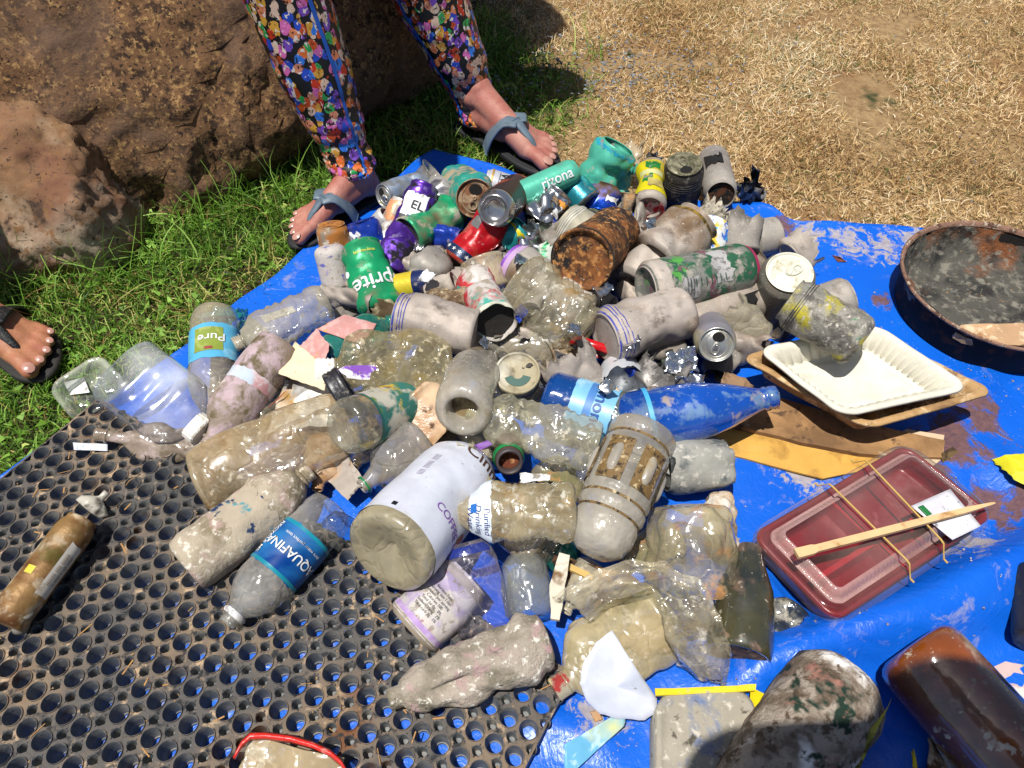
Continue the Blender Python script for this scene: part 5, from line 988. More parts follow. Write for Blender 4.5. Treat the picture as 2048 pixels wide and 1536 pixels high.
    item('water_bottle','clear grey bottle with a dirty green-ringed neck, behind the creamer bottle','bottle',(845,880,.05),(722,975,.045),108,bottle(.27,.50,.06),clearp('greyclear',c='8f8f92',clear=.42,dirt=('b09a68',16,.62)),band(.93,.955,mm('green_ring2',hx('1f8a4c',.75),rough=.3,bump=None),-180,180,off=.0025))
    sheet('paper_scrap','crumpled orange and grey wet paper left of the green-ringed bottle neck','paper',[(620,930,.04),(690,900,.05),(735,965,.04),(700,1005,.03)],mm('wet_paper',hx('c79a6c',.75),[(hx('b8aca0',.75),14,.50,.05),(hx('4c4640',.6),50,.64,.04)],rough=.8,bump=(80,.7)),amp=.008,cell=.03,rag=.12,n=26)
    crm=mm('creamer_white',hx('d3d6e2',.86),[(hx('c2bba8',.8),10,.60,.10),(hx('8f8474',.7),140,.70,.03)],rough=.4,bump=(60,.15))
    pur=mm('purple_print',hx('8a5ab0',.8),bump=None,rough=.5); brn=mm('brown_print',hx('54382e',.75),bump=None,rough=.5)
    item('creamer_bottle','big white coffee creamer bottle with purple lettering and a grey translucent base','bottle',(772,1108,.105),(938,935,.05),182,[(.10,0),(.06,.2),(.02,.6),(.0,.85),(.02,.95),(.07,1),(.75,1),(.88,.93),(.97,.75),(1,.6)],clearp('base_grey',c='9c9782',clear=.12,dirt=('8a8268',20,.56),rough=.35),
        allof(band(.075,.985,crm,-180,180,off=.0008),text('COFFEE mate',.30,48,13,0,pur),text('Cinnamon',.86,44,24,0,brn),text('Creamy',.99-.02,20,16,0,pur),band(.10,.13,BLK,-38,-32,off=.0015),text('lllIl llIlIl lIll',.55,-42,10,3,mm('faint2',hx('9a8fa8',.75),bump=None)),
              band(.32,.40,mm('almond',hx('b5622c',.75),[(hx('d89a5c',.8),60,.6,.05)],bump=None),60,72,off=.0016),band(.30,.36,mm('dk_almond',hx('4c3026',.7),bump=None),73,80,off=.0016)),
        crump=1.5,cell=.06,dents=((.5,20,4,.15,30),))
    item('water_bottle','clear bottle with a wavy white and blue label, neck over the creamer bottle','bottle',(1152,1022,.105),(852,1030,.095),118,bottle(.26,.50,.04,ribs=(.10,.48,9,.045)),clearp('wavy',c='b3a98c',clear=.5,dirt=('9c7f4c',36,.54),dirt2=('dcd6c4',90,.6)),
        allof(band(.55,.70,mm('water_label',hx('dbe4ee',.88),[(hx('7ab4dc',.8),22,.62,.03)],rough=.35,bump=None),-115,115,edge=1),text('Purified\nDrinking\nWater',.635,-18,8.5,2,mm('navy_print',hx('2c3c7c',.8),bump=None)),band(.645,.685,mm('blue_logo',hx('1f6cc0',.8),bump=None),2,22,off=.0014)),fl=.85,crump=4,cell=.03)
    item('plastic_bottle','cut square clear container lying under the wavy-labelled bottle','container',(1030,1060,.04),(1090,1105,.05),96,[(0,0),(0,.95),(.1,1),(.8,1),(1,.92),(1,0)],clearp('contn',c='a3998a',clear=.4,dirt=('c0b49c',60,.57)),None,sq=4)
    item('water_bottle','small lilac tinted clear bottle with a transparent cut base, neck hidden upward','bottle',(972,1262,.035),(930,1085,.075),112,[(.02,0),(.02,.85),(.0,.95),(.05,1),(.3,.98),(.5,1),(.75,.96),(.9,.85),(1,.6)],clearp('lilac_clear',c='b9b4c0',clear=.74,dirt=('d0ccd4',50,.68),tint=(.92,.92,1,1)),lambda T,r:T.band('blue_flap',.86,.96,-60,60,mm('blue_flap',hx('2c3f9c',.75),rough=.3,clear=.3,tint=(.4,.5,1,1)),r,.0008),fl=.9,crump=1.5,cell=.05)
    item('water_bottle','grey clear bottle end between the lilac bottle and the driftwood pieces','bottle',(1060,1235,.03),(1045,1110,.05),102,[(.0,0),(.0,.6),(.05,.95),(.5,1),(.85,.9),(1,.6)],clearp('greyend',c='8e9494',clear=.5,dirt=('b8b49c',40,.64)),None)
    item('plastic_scrap','dark teal plastic seen behind the grey clear bottle end','scrap',(1090,1130,.02),(1140,1080,.03),70,CUTC,mm('dk_teal',hx('1c5a54',.7)),None,crump=4,cell=.03,fl=.6)
    wood=mm('driftwood',hx('9c7c58',.72),[(hx('d8ccb8',.82),14,.56,.04),(hx('4c3424',.55),60,.54,.07)],rough=.9,bump=(90,.9),stretch=(1,1,1))
    poly('wood_strip','long pale peeling wood strip standing beside the plastic film','wood piece',[(1118,1105,.07),(1140,1110,.07),(1128,1190,.06),(1120,1240,.05),(1102,1235,.05),(1100,1170,.06)],.05,.004,mm('peel',hx('d8cfbc',.82),[(hx('8c6c48',.65),40,.6,.06)],rough=.8))
    poly('wood_strip','short yellow wood strip under the frosted jar','wood piece',[(1128,1120,.055),(1190,1150,.055),(1184,1160,.055),(1124,1132,.055)],.05,.004,mm('yellow_wood',hx('d2b068',.8),rough=.7))
    sheet('muddy_clump','brown muddy clump of leaves and bark between the frosted jar and the film','mud clump',[(1100,1105,.05),(1240,1140,.05),(1230,1200,.04),(1120,1190,.03)],mm('mudclump',hx('6c482c',.6),[(hx('b58a5c',.7),40,.58,.05),(hx('2c1e14',.5),60,.52,.08)],rough=.95,bump=(80,1.)),amp=.010,cell=.018,rag=.2,n=26)
    def jarparts(T,r):
        gr=mm('grime',hx('8a6c3c',.65),[(hx('3c3020',.5),110,.56,.05),(hx('cbb68c',.75),150,.62,.04)],rough=.6,bump=(240,.6))
        for x in (.275,.385,.865): T.band('grime_line',x,x+.018,-180,180,gr,r,.0004)
        for k in range(6):
            th=k*60-28; T.band('grimy_window',.47,.80,th-22,th+22,gr,r,.0012)
            vs=[];fs=[];n=24
            for i,(q,h) in enumerate(((1,.001),(.8,.0035),(.4,.0045),(.0,.0046))):
                for j in range(n):
                    a=2*PI*j/n; c_=cos(a);s_=sin(a); vs.append(T.S(.635+q*(.11*(1 if c_>0 else -1)*abs(c_)**.5),1.05,math.radians(th+q*9*s_),h))
            for i in range(3):
                for j in range(n): fs.append((i*n+j,i*n+(j+1)%n,(i+1)*n+(j+1)%n,(i+1)*n+j))
            mesh('raised_rib',vs,fs,frost,r)
    item('frosted_jar','frosted plastic jar with arched grimy windows around it, right of centre','jar',(1182,1112,.09),(1290,862,.115),132,[(0,0),(.02,.5),(.07,.82),(.16,.98),(.24,1),(.27,.95),(.30,.95),(.32,1.03),(.37,1.04),(.385,.97),(.405,.97),(.42,1.03),(.44,1.05),(.83,1.05),(.85,1.0),(.86,.96),(.885,.96),(.90,1.05),(.965,1.06),(.995,1.0),(1,.9),(1,0)],frost,jarparts,fl=.97,rigid=(0,0))
    bt=mm('cobalt_plastic',hx('0d4c9c',.75),[(hx('c2b8b0',.78),26,.66,.03),(hx('8fb0d8',.78),150,.68,.02)],rough=.16,clear=.35,tint=(.2,.5,1,1),bump=(60,.4))
    item('water_bottle','blue clear bottle with a light blue label lettered mond, left one of two blue bottles','bottle',(1092,795,.06),(1300,862,.06),118,bottle(.3,.72,.06),bt,allof(band(.26,.66,mm('paleblue_label',hx('7fbde4',.82),[(hx('a8d4ec',.85),22,.6,.06)],rough=.4,bump=None),-120,120,edge=1),band(.40,.47,mm('midblue',hx('4c84c8',.8),bump=None),-70,10,off=.001),text('Diamond H2O',.53,10,21,0,mm('blue_letter',hx('1f4fa0',.8),bump=None),.0018),band(.66,.82,clearp('grassy2',c='7a8460',clear=.3),-100,100)))
    item('glass_bottle','cobalt blue bottle with mud spots, neck pointing right toward the kraft tray','bottle',(1238,852,.06),(1552,793,.085),128,[(0,0),(0,.92),(.03,1),(.17,1),(.173,1.012),(.2,1.012),(.21,1),(.5,.93),(.7,.70),(.86,.42),(.915,.33),(.92,.38),(.935,.38),(.94,.32),(.955,.36),(.97,.36),(1,.35),(1,.28),(.9,.26)],mm('cobalt_glass',hx('1250b4',.8),[(hx('b5a49c',.75),18,.62,.03),(hx('6c94c0',.7),34,.60,.06),(hx('b8cbe4',.8),170,.69,.02)],rough=.12,clear=.25,tint=(.1,.4,1,1),bump=(50,.3),spec=.7),band(.172,.20,mm('ltblue_line',hx('4cb0e8',.8),bump=None),-180,180,off=.001))
    sheet('paper_scrap','folded brown kraft paper piece above the light-blue labelled bottle','paper',[(1180,765,.085),(1232,775,.09),(1258,800,.09),(1212,805,.08)],mm('kraft',hx('d8b483',.82),[(hx('7c5430',.6),40,.68,.03)],rough=.85,bump=(200,.2)),amp=.003,cell=.03)
    sheet('paper_scrap','crumpled muddy brown paper behind the cobalt bottle neck','paper',[(1425,785,.05),(1450,745,.07),(1490,755,.06),(1525,790,.05)],mm('brown_crumple',hx('9c7c5c',.72),[(hx('5c4632',.6),40,.55,.06)],rough=.8,bump=(90,.8)),amp=.010,cell=.02,rag=.15,n=24)
    item('plastic_bottle','dusty grey bottle with a lobed base pointing right, beside the frosted jar','bottle',(1462,928,.045),(1330,935,.045),108,[(.08,0),(.04,.3),(.0,.6),(.04,.9),(.2,1),(.9,1),(1,.9)],mm('dusty_grey',hx('a5a39b',.72),[(hx('5c6466',.65),22,.60,.06),(hx('c9c4b8',.8),120,.6,.05)],rough=.75,bump=(140,.5)),None,petal=.28,crump=2,cell=.05,rigid=(0,0))
    item('plastic_bottle','big yellowish algae-stained bottle base with rounded lobes, right of the frosted jar','bottle',(1372,1010,.09),(1385,1190,.04),178,[(.12,0),(.06,.25),(.0,.5),(.03,.85),(.15,1),(.5,1),(.8,.95),(1,.9)],clearp('algae',c='b8b094',clear=.5,dirt=('7a7448',12,.55),dirt2=('c98a4c',26,.63)),None,petal=.36,crump=9,cell=.045,fl=.8,rigid=(0,0))
    item('plastic_bottle','mud-caked orange-white side of a bottle behind the algae-stained base','bottle',(1440,990,.03),(1448,1120,.03),64,[(0,0),(.05,.9),(.2,1),(.9,1),(1,0)],mm('mudcake',hx('c8b090',.75),[(hx('6c4c38',.6),60,.58,.05),(hx('e0d6c8',.8),30,.55,.06)],rough=.85,bump=(120,.8)),None,crump=4,cell=.02,rigid=(0,0))
    item('glass_bottle','olive green glass bottle with pink-brown growths, open base down, neck toward the red box','bottle',(1476,1312,.04),(1500,1094,.05),122,[(.03,0),(.03,.86),(.0,.9),(.0,.98),(.08,1.03),(.4,1),(.6,.88),(.8,.60),(.95,.42),(1,.38)],mm('olive_glass',hx('5d5838',.65),[(hx('b08c74',.75),20,.60,.03),(hx('20261f',.6),9,.55,.08),(hx('b8a890',.75),120,.66,.03)],rough=.15,clear=.2,tint=(.6,.65,.3,1),bump=(60,.3)),lambda T,r:T.disc('silty_base',.0,.86,mm('silty_base',hx('7c5a38',.6),[(hx('2c2015',.5),90,.52,.06),(hx('b08c60',.7),120,.6,.05)],rough=.8,bump=(120,.9)),r))
    item('crushed_can','small black and white crushed piece with a ring mark, below the red lunch box','can scrap',(1545,1280,.02),(1590,1215,.025),84,[(0,.0),(0,.8),(.2,1),(.8,1),(1,.7),(1,0)],mm('navy_grey',hx('8d8a7c',.7),[(hx('17283c',.65),18,.50,.04),(hx('b8b0a0',.78),60,.6,.05)],rough=.5,clear=.1,bump=(80,.7)),lambda T,r:T.disc('ring_mark',.0,.5,WHT,r,prof=[(-.01,.42),(-.02,.38)]),crump=7,cell=.02,fl=.6)
    film=clearp('film',c='d4ccb8',clear=.74,dirt=('a49878',30,.62),dirt2=('d8d0c0',60,.64),rough=.3,bump=(45,.8))
    o=empty('plastic_bag',P(1280,1200,.05)); tag(o,'wrinkled translucent plastic bag arching over the bottles, lower centre right','plastic bag')
    L=[(1105,1195,.07,1180,1245,.055),(1180,1145,.09,1215,1210,.07),(1255,1122,.11,1225,1200,.08),(1330,1125,.12,1300,1180,.09),(1400,1160,.11,1320,1215,.09),(1440,1230,.09,1330,1270,.07),(1465,1310,.06,1370,1330,.045),(1450,1375,.03,1400,1365,.025)]
    vs=[];fs=[];n=10; K=8*(len(L)-1)
    for i in range(K+1):
        g=i/8; a=min(int(g),len(L)-2); h=g-a; q=[L[a][j]+(L[a+1][j]-L[a][j])*h for j in range(6)]
        A=P(q[0],q[1],q[2]); B=P(q[3],q[4],q[5])
        for j in range(n*2+1):
            t=j/(2*n); p=A.lerp(B,t); p+=V((0,0,.012*sin(PI*t)))+V((0,0,.007*noise.noise(V((i*.10,t*11,2)))+.006*noise.noise(p*60)+.003*noise.noise(p*150))); vs.append(p)
    for i in range(K):
        for j in range(2*n): a=i*(2*n+1)+j; fs.append((a,a+1,a+2*n+2,a+2*n+1))
    b=mesh('film',vs,fs,film,o); solid(b,.0005)
    sheet('flap',None,None,[(1360,1290,.05),(1410,1300,.05),(1425,1360,.02),(1352,1330,.02)],film,amp=.004,cell=.03,parent=o)
    item('plastic_bottle','flattened yellowish clear bottle with a grey-red capped neck, under the plastic bag','bottle',(1330,1225,.035),(1112,1378,.03),150,bottle(.22,.62,.1),clearp('flat_under',c='b8ae8c',clear=.45,dirt=('857c44',14,.57),dirt2=('d4c4a0',60,.6)),lambda T,r:T.cap(r,mm('cap_crusty',hx('a8a08c',.72),[(hx('a8302c',.75),22,.60,.03),(hx('d0bc8c',.78),40,.6,.04)],rough=.8,bump=(200,.8)),r=.27,x0=.88,x1=1.02),fl=.5,crump=4,cell=.04)
    item('crusty_bottle','twisted bottle crusted in pink and grey, lying over the edge of the black mat','bottle',(1098,1278,.05),(778,1400,.045),112,[(.02,0),(.01,.7),(.03,.95),(.14,1.05),(.20,.93),(.30,.82),(.42,.95),(.6,1.05),(.8,.85),(.91,.5),(.93,.36),(1,.36),(1,0)],mm('crust_grey',hx('b5a898',.75),[(hx('8f8672',.66),24,.53,.08),(hx('c4a0a0',.74),34,.60,.06),(hx('8a2c2c',.65),50,.715,.015),(hx('e2dcd0',.85),120,.62,.04)],rough=.85,bump=(150,1.)),None,crump=8,cell=.045,fl=.85,dents=((.62,-25,16,.16,16),(.3,30,8,.1,25)),bu=3)
    item('water_bottle','blue labelled clear water bottle with large white capital letters, on the black mat','bottle',(668,1015,.055),(452,1248,.045),110,bottle(.30,.66,.08,ribs=(.10,.22,2,.03)),clearp('aqua_clear',c='aeb0b4',clear=.7,dirt=('c8c4b8',50,.68)),
        allof(band(.26,.60,mm('aqua_label',hx('06408c',.8),[(hx('0c78b8',.8),10,.56,.08)],rough=.22,bump=None),-125,125,edge=1),band(.26,.285,mm('aqua_teal',hx('1a8aa0',.8),bump=None,rough=.3),-125,125,off=.001),band(.575,.60,mm('aqua_teal'),-125,125,off=.001),text('AQUAFINA',.44,0,13,0,WHT,.0018),text('pure water perfect taste',.35,-5,4.5,0,WHT,.0018),text('RECYCLE ME',.43,68,7,1,WHT,.0018),lambda T,r:T.band('neck_band',.905,.945,-180,180,WHT,r,.002)),crump=1.5,cell=.05,fl=.95)
    item('crusty_bottle','sand-crusted bottle with dark blue print remnants, beside the blue labelled bottle','bottle',(372,1135,.045),(622,942,.055),124,bottle(.30,.66,.08),mm('sand_crust',hx('bdaf99',.76),[(hx('96886e',.68),28,.54,.08),(hx('c4a79e',.74),50,.6,.06),(hx('e0d8c8',.84),140,.6,.05)],rough=.95,bump=(150,1.)),allof(band(.34,.62,mm('blue_remnant',hx('bdaf99',.76),[(hx('1d3a66',.7),46,.575,.02),(hx('4c9aa8',.72),26,.66,.02)],rough=.9,bump=(150,.8)),-70,75,edge=4)),crump=3,cell=.04)
    # foreground
    poly('paper_disc','white half-round paper label folded on the tarp, left of the yellow-rimmed box','paper',[(1225,1262,.085),(1190,1285,.082),(1168,1325,.076),(1160,1365,.068),(1172,1400,.055),(1200,1428,.04),(1240,1438,.03),(1290,1440,.026),(1314,1425,.028),(1314,1398,.036),(1275,1340,.07)],.04,.0008,mm('white_paper',hx('d6dae6',.86),[(hx('a8a49c',.78),60,.70,.02)],rough=.6,bump=None),amp=.0003,smooth=True)
    sheet('foil_scrap','light blue and yellow foil scrap on the tarp, bottom centre','foil scrap',[(1252,1416,.03),(1250,1450,.025),(1130,1560,.02),(1125,1490,.03)],mm('blue_foil',hx('6cb6dc',.8),[(hx('d8d88c',.8),9,.60,.06),(hx('b8d8e8',.85),40,.62,.05)],rough=.4,bump=None),amp=.0015,cell=.05,rag=.05)
    o,f=tray([(1310,1385,.045),(1508,1375,.045),(1530,1640,.045),(1312,1640,.045)],[(.0,-.035),(0,0),(.003,.002),(.006,.001),(.009,-.001),(.012,.0)],mm('box_dusty',hx('aaa291',.74),[(hx('6c7fa8',.7),20,.60,.06),(hx('5d5648',.62),60,.64,.04),(hx('d0c8b8',.8),130,.62,.05)],rough=.8,bump=(140,.6)),'plastic_box',None,cr=.02)
    tag(o,'dusty grey plastic box with a yellow rim, half in shade at the bottom edge','box')
    yw=mm('yellow_plastic',hx('e6cc18',.85),[(hx('b8ac8c',.75),60,.66,.03)],rough=.4,bump=(80,.2))
    poly('yellow_rim',None,None,[(1310,1378,.048),(1480,1372,.048),(1512,1366,.05),(1510,1380,.048),(1312,1392,.048)],.05,.003,yw,parent=o)
    poly('yellow_scrap','pointed yellow plastic tab right of the yellow-rimmed box','plastic scrap',[(1500,1372,.045),(1545,1397,.035),(1520,1430,.03),(1500,1445,.03)],.04,.001,yw)
    item('encrusted_bottle','large round bottle covered in white, pink and green crust, bottom right','bottle',(1695,1352,.05),(1490,1640,.045),205,[(.03,0),(.0,.45),(.02,.75),(.08,.95),(.18,1.02),(.6,1),(1,.9)],mm('green_crust',hx('b0a292',.72),[(hx('8a7866',.6),40,.50,.06),(hx('f2ece4',.92),14,.60,.04),(hx('6c5844',.55),90,.58,.05),(hx('173a28',.5),17,.58,.02),(hx('b58070',.66),34,.62,.05)],rough=.85,bump=(120,1.)),None,crump=2.5,cell=.04,rigid=(0,0))
    sheet('leaf_strap','yellow-green flat strap curling up between the encrusted and amber bottles','strap',[(1780,1395,.09),(1760,1440,.08),(1600,1600,.03),(1700,1600,.05)],mm('yellow_strap',hx('b5ad34',.75),[(hx('5c5a24',.6),40,.6,.05)],rough=.5,bump=None),amp=.003,cell=.06)
    item('glass_bottle','large amber brown glass bottle with dried foam spots, lower right','bottle',(1822,1290,.055),(2150,1660,.05),192,[(.03,0),(.01,.5),(.0,.70),(.015,.84),(.04,.94),(.09,1),(.6,1),(1,.9)],mm('amber',hx('a4551a',.7),[(hx('2c1a0e',.45),8,.55,.10),(hx('c8b498',.75),170,.66,.03),(hx('d8c8b0',.8),50,.64,.02),(hx('7c4a20',.6),24,.56,.08),(hx('b8a088',.75),12,.64,.03)],rough=.10,clear=.12,tint=(.8,.35,.05,1),bump=(40,.3),spec=.8,coat=.5),None)
    poly('pottery_shard','broken pinkish shard with a golden flecked patch, right of the amber bottle','shard',[(1890,1248,.012),(1935,1255,.012),(1975,1282,.012),(2010,1305,.012),(2012,1335,.012),(1985,1332,.012),(1950,1325,.012),(1925,1290,.012)],.012,.006,mm('pink_shard',hx('c9a59c',.78),[(hx('a07c34',.65),50,.54,.04,0),(hx('4c3c24',.55),90,.62,.03)],rough=.7))
    poly('pottery_shard','pink shard with bright green paint flecks at the right edge','shard',[(1965,1345,.02),(2012,1322,.02),(2080,1335,.02),(2090,1440,.02),(2045,1430,.02),(1990,1370,.02)],.02,.006,mm('green_shard',hx('d0b4b0',.8),[(hx('2c9a2c',.75),34,.56,.02),(hx('e0dcd4',.85),18,.56,.04)],rough=.7))
    poly('foam_block','small white block leaning on the dark object at the right edge','block',[(1976,1200,.035),(1996,1180,.035),(2040,1212,.02),(2040,1248,.02)],.03,.008,mm('foam',hx('dcd3c4',.85),[(hx('b8a890',.75),60,.62,.05)],rough=.7))
    item('dark_tin','dark tyre-like container cut off by the right edge beside the white block','container',(2095,1150,.05),(2095,1290,.045),120,[(0,0),(0,.95),(.05,1),(.9,1),(1,.95),(1,0)],mm('dark_tin',hx('2f2c28',.7),[(hx('5c5440',.6),30,.6,.06)],rough=.5),None)
    poly('bamboo_bit','tiny broken bamboo piece on the tarp below the white block','stick',[(1990,1245,.012),(1994,1241,.012),(2020,1256,.012),(2017,1262,.012)],.012,.003,mm('bamboo',hx('cfae78',.82),[(hx('a88450',.75),90,.6,.06)],rough=.6))
    o=sheet('zip_bag','clear dirty plastic bag with a bright red zip edge at the bottom','bag',[(500,1470,.045),(690,1515,.04),(700,1600,.03),(450,1600,.03)],clearp('zipbag',c='bfb090',clear=.3,dirt=('b88c4c',14,.58),dirt2=('d4c8ac',40,.6)),amp=.006,cell=.05,rag=.05,n=26)
    vs=[];fs=[]; Z=[(470,1508),(483,1485),(500,1469),(530,1468),(580,1474),(625,1487),(660,1503),(682,1522),(695,1545),(700,1565)]
    for i,(x,y) in enumerate(Z):
        for (dy,dz) in ((-5,.05),(0,.054),(7,.053),(12,.047)): vs.append(P(x,y+dy,dz-.002))
    for i in range(len(Z)-1):
        for k in range(3): fs.append((i*4+k,i*4+k+1,i*4+k+5,i*4+k+4))
    solid(mesh('zip_edge',vs,fs,mm('red_zip',hx('d42c24',.85),[(hx('e08a80',.85),90,.62,.04)],rough=.3,bump=(80,.3)),o),.002)
def items_right():
    # big rusty pan
    c=V((.665,.738,0)); R=.127; root=empty('baking_pan',c); tag(root,'round blackened metal pan with a rusty rim, caked inside, at the right edge','pan')
    m=mat('pan_caked',hx('5d5a52',.62),[(hx('8c5228',.62),9,.60,.05),(hx('2c2b29',.55),24,.56,.08),(hx('8b8679',.68),70,.58,.06),(hx('b08a58',.7),160,.68,.02)],rough=.85,bump=(90,1.),rand=False)
    mo=mat('pan_outside',hx('2a2626',.65),[(hx('6c3c28',.6),40,.6,.05)],rough=.9,bump=(160,.5),rand=False,spec=.2)
    mr=mat('rust_rim',hx('9a7460',.7),[(hx('5d3a2c',.6),60,.55,.06),(hx('c0ad98',.75),120,.6,.04)],rough=.85,bump=(160,.8),rand=False)
    def rev(name,prof,mm_,rough=0.,par=root):
        n=120; vs=[];fs=[]
        for r,z in prof:
            for k in range(n):
                a=2*PI*k/n; q=V((cos(a)*r,sin(a)*r,z)); lump=0
                if rough: lump=rough*(noise.noise(q*28)+.6*noise.noise(q*80)); 
                dirn=V((-cos(a),-sin(a),.25 if z>.012 else 1)); vs.append(c+q+dirn*lump*(1 if r>.02 else .5))
        for i in range(len(prof)-1):
            for k in range(n): fs.append((i*n+k,i*n+(k+1)%n,(i+1)*n+(k+1)%n,(i+1)*n+k))
        return mesh(name,vs,fs,mm_,par)
    rev('pan_wall',[(.112,.010),(.118,.013),(.1235,.05),(.1265,.062)],mo)
    rev('rim',[(.1262,.061),(.130,.064),(.1315,.067),(.129,.0695),(.126,.067),(.1245,.063)],mr,.0006)
    rev('crust',[(.1245,.064),(.1225,.058),(.120,.050),(.117,.042),(.113,.034),(.109,.026),(.104,.020),(.097,.017),(.085,.016),(.07,.0155),(.055,.0155),(.04,.0155),(.025,.0155),(.01,.0155),(.0,.0155)],m,.007)
    # block in the pan
    poly('bread_block','tan crumbly slab lying inside the round pan','slab',[(1910,657,.056),(1922,650,.056),(1975,648,.056),(2040,646,.056),(2090,650,.056),(2085,684,.056),(2040,690,.056),(1970,685,.056),(1930,676,.056),(1912,666,.056)],.05,.010,mat('tan_slab',hx('c9a27a',.76),[(hx('a5703c',.68),22,.58,.06),(hx('e0c8a4',.8),60,.58,.05),(hx('6c4424',.55),70,.70,.02)],rough=.95,bump=(130,1.)),amp=.0015)
    # trays
    kraft=mat('kraft_tray_pulp',hx('c39b68',.74),[(hx('8c6844',.62),14,.56,.08),(hx('dcbf94',.8),40,.56,.06),(hx('5c4430',.55),90,.66,.03)],rough=.9,bump=(200,.4))
    o,f=tray([(1478,712,.070),(1722,655,.076),(1992,782,.078),(1735,862,.068)],[(-.0,-.001),(.001,.001),(.008,.0005),(.010,-.003),(.018,-.028),(.022,-.032)],kraft,'kraft_tray',None,cr=.018,flute=((3,4),.0015,60),wob=.0015)
    tag(solid(o,.0012),'brown moulded kraft tray under the white tray, on the right','tray')
    white=mat('white_tray_pulp',hx('ded9c8',.84),[(hx('c9b894',.78),9,.62,.08),(hx('8c6840',.6),70,.735,.012)],rough=.75,bump=(200,.15))
    o,f=tray([(1505,690,.085),(1758,655,.090),(1934,768,.090),(1697,842,.083)],[(0,-.002),(.0005,.0),(.003,.001),(.006,.0),(.008,-.0035),(.016,-.022),(.0185,-.025),(.030,-.0255),(.031,-.0247),(.032,-.0255)],white,'white_tray',None,cr=.02,flute=((4,5),.0045,46),wob=.0012)
    tag(solid(o,.0012),'off-white moulded food tray with fluted sides stacked on the kraft tray','tray')
    poly('cardboard_box','long flat brown cardboard box under the kraft tray','cardboard',[(1425,796,.028),(1500,778,.028),(1760,852,.026),(1890,880,.022),(1886,915,.022),(1720,908,.024),(1600,884,.026),(1448,845,.028)],.03,.014,mat('cardboard',hx('b98d5c',.73),[(hx('8c6844',.62),12,.52,.1),(hx('d8c8a8',.78),34,.66,.04),(hx('6c5038',.58),50,.64,.04)],rough=.9,bump=(140,.4)))
    poly('torn_card','torn cream card corner showing behind the red lunch box','cardboard',[(1770,880,.02),(1815,858,.02),(1888,870,.02),(1888,915,.018),(1860,935,.018),(1830,925,.018)],.02,.003,mat('torn_card',hx('d2b898',.8),[(hx('8c5a48',.6),40,.64,.03)],rough=.9))
    poly('yellow_board','flat yellow-orange board under the cardboard box','board',[(1395,880,.02),(1460,845,.022),(1600,880,.022),(1760,900,.018),(1800,925,.016),(1645,958,.014),(1440,903,.016)],.02,.0025,mat('yellow_board',hx('d9a548',.78),[(hx('b88a3c',.7),30,.60,.08)],rough=.7,bump=(200,.15)))
    poly('wood_wedge','small brown wedge of wood beside the torn cream card','wood piece',[(1885,905,.025),(1905,893,.028),(1925,912,.02),(1915,920,.018),(1885,928,.018)],.02,.010,mat('wedge',hx('7c6238',.62),[(hx('4c3820',.55),60,.55,.06)],rough=.8))
    yel=mat('yellow_glove',hx('ddd424',.82),[(hx('a8a050',.7),50,.64,.04)],rough=.5,bump=(70,.5))
    sheet('yellow_wrapper','crumpled bright yellow wrapper at the right edge','wrapper',[(1982,915,.03),(2100,895,.05),(2110,1010,.03),(2025,965,.03)],yel,amp=.009,cell=.03,rag=.08,n=26)
    # bento box
    root=empty('lunch_box',P(1752,1060,.02)); tag(root,'closed red lunch box with a clear lid, held by two tan rubber bands','lunch box')
    red=mat('red_tray',hx('98101a',.62),[(hx('b84850',.65),50,.70,.05),(hx('7a0c16',.6),12,.55,.1)],rough=.3,bump=(120,.15))
    red2=mat('red_divider',hx('b81c28',.72),rough=.3,bump=(120,.15))
    C=[(1508,1076,.054),(1802,882,.056),(1998,1038,.060),(1662,1238,.056)]
    o,f=tray(C,[(.008,-.028),(.001,-.006),(0,0),(.003,.0025),(.006,.0),(.012,-.020),(.015,-.022)],red,'base_tray',root,cr=.015)
    cc,ux,uy,n,lx,ly=f
    def bar(a,b,w_,h0,h1,m,name):
        A=cc+ux*(a[0]*lx)+uy*(a[1]*ly); B=cc+ux*(b[0]*lx)+uy*(b[1]*ly); d=(B-A).normalized(); s=d.cross(n)*w_
        vs=[A-s+n*h0,A-s*.6+n*h1,A+s*.6+n*h1,A+s+n*h0,B-s+n*h0,B-s*.6+n*h1,B+s*.6+n*h1,B+s+n*h0]
        mesh(name,vs,[(0,1,5,4),(1,2,6,5),(2,3,7,6)],m,root,smooth=False)
    bar((-.1,-.86),(-.1,.86),.0045,-.022,-.001,red2,'divider'); bar((-.86,.25),(-.1,.25),.0045,-.022,-.001,red2,'divider'); bar((-.1,.28),(.86,.28),.0045,-.022,-.002,red2,'divider')
    lidm=clearp('lid_clear',crinkle=False,grime=.25,c='c4b4b8',clear=.85,dirt=('d8ccd0',30,.74),rough=.08,bump=(40,.15))
    o,f2=tray(C,[(-.006,-.008),(-.004,-.001),(-.003,.003),(.001,.006),(.005,.007),(.008,.004),(.012,.003),(.0135,.007),(.0155,.013),(.018,.0145),(.022,.0138),(.026,.0135)],lidm,'clear_lid',root,cr=.024,flute=((5,6,7,8),.0016,132),segs=124,wob=.0003)
    rl=clearp('ribbed_clear',crinkle=False,grime=.5,c='d8b8bc',clear=.50,dirt=('d8ccd0',40,.70),rough=.08,bump=None)
    tray(C,[(.0095,.0046),(.0118,.0038),(.0135,.008),(.0155,.0136),(.0182,.0152),(.0200,.0150,1)],rl,'ribbed_rim',root,cr=.018,flute=((1,2,3,4),.0017,132),segs=124,wob=.0003)
    bandm=mat('rubber_band',hx('c9a558',.8),rough=.6,bump=None)
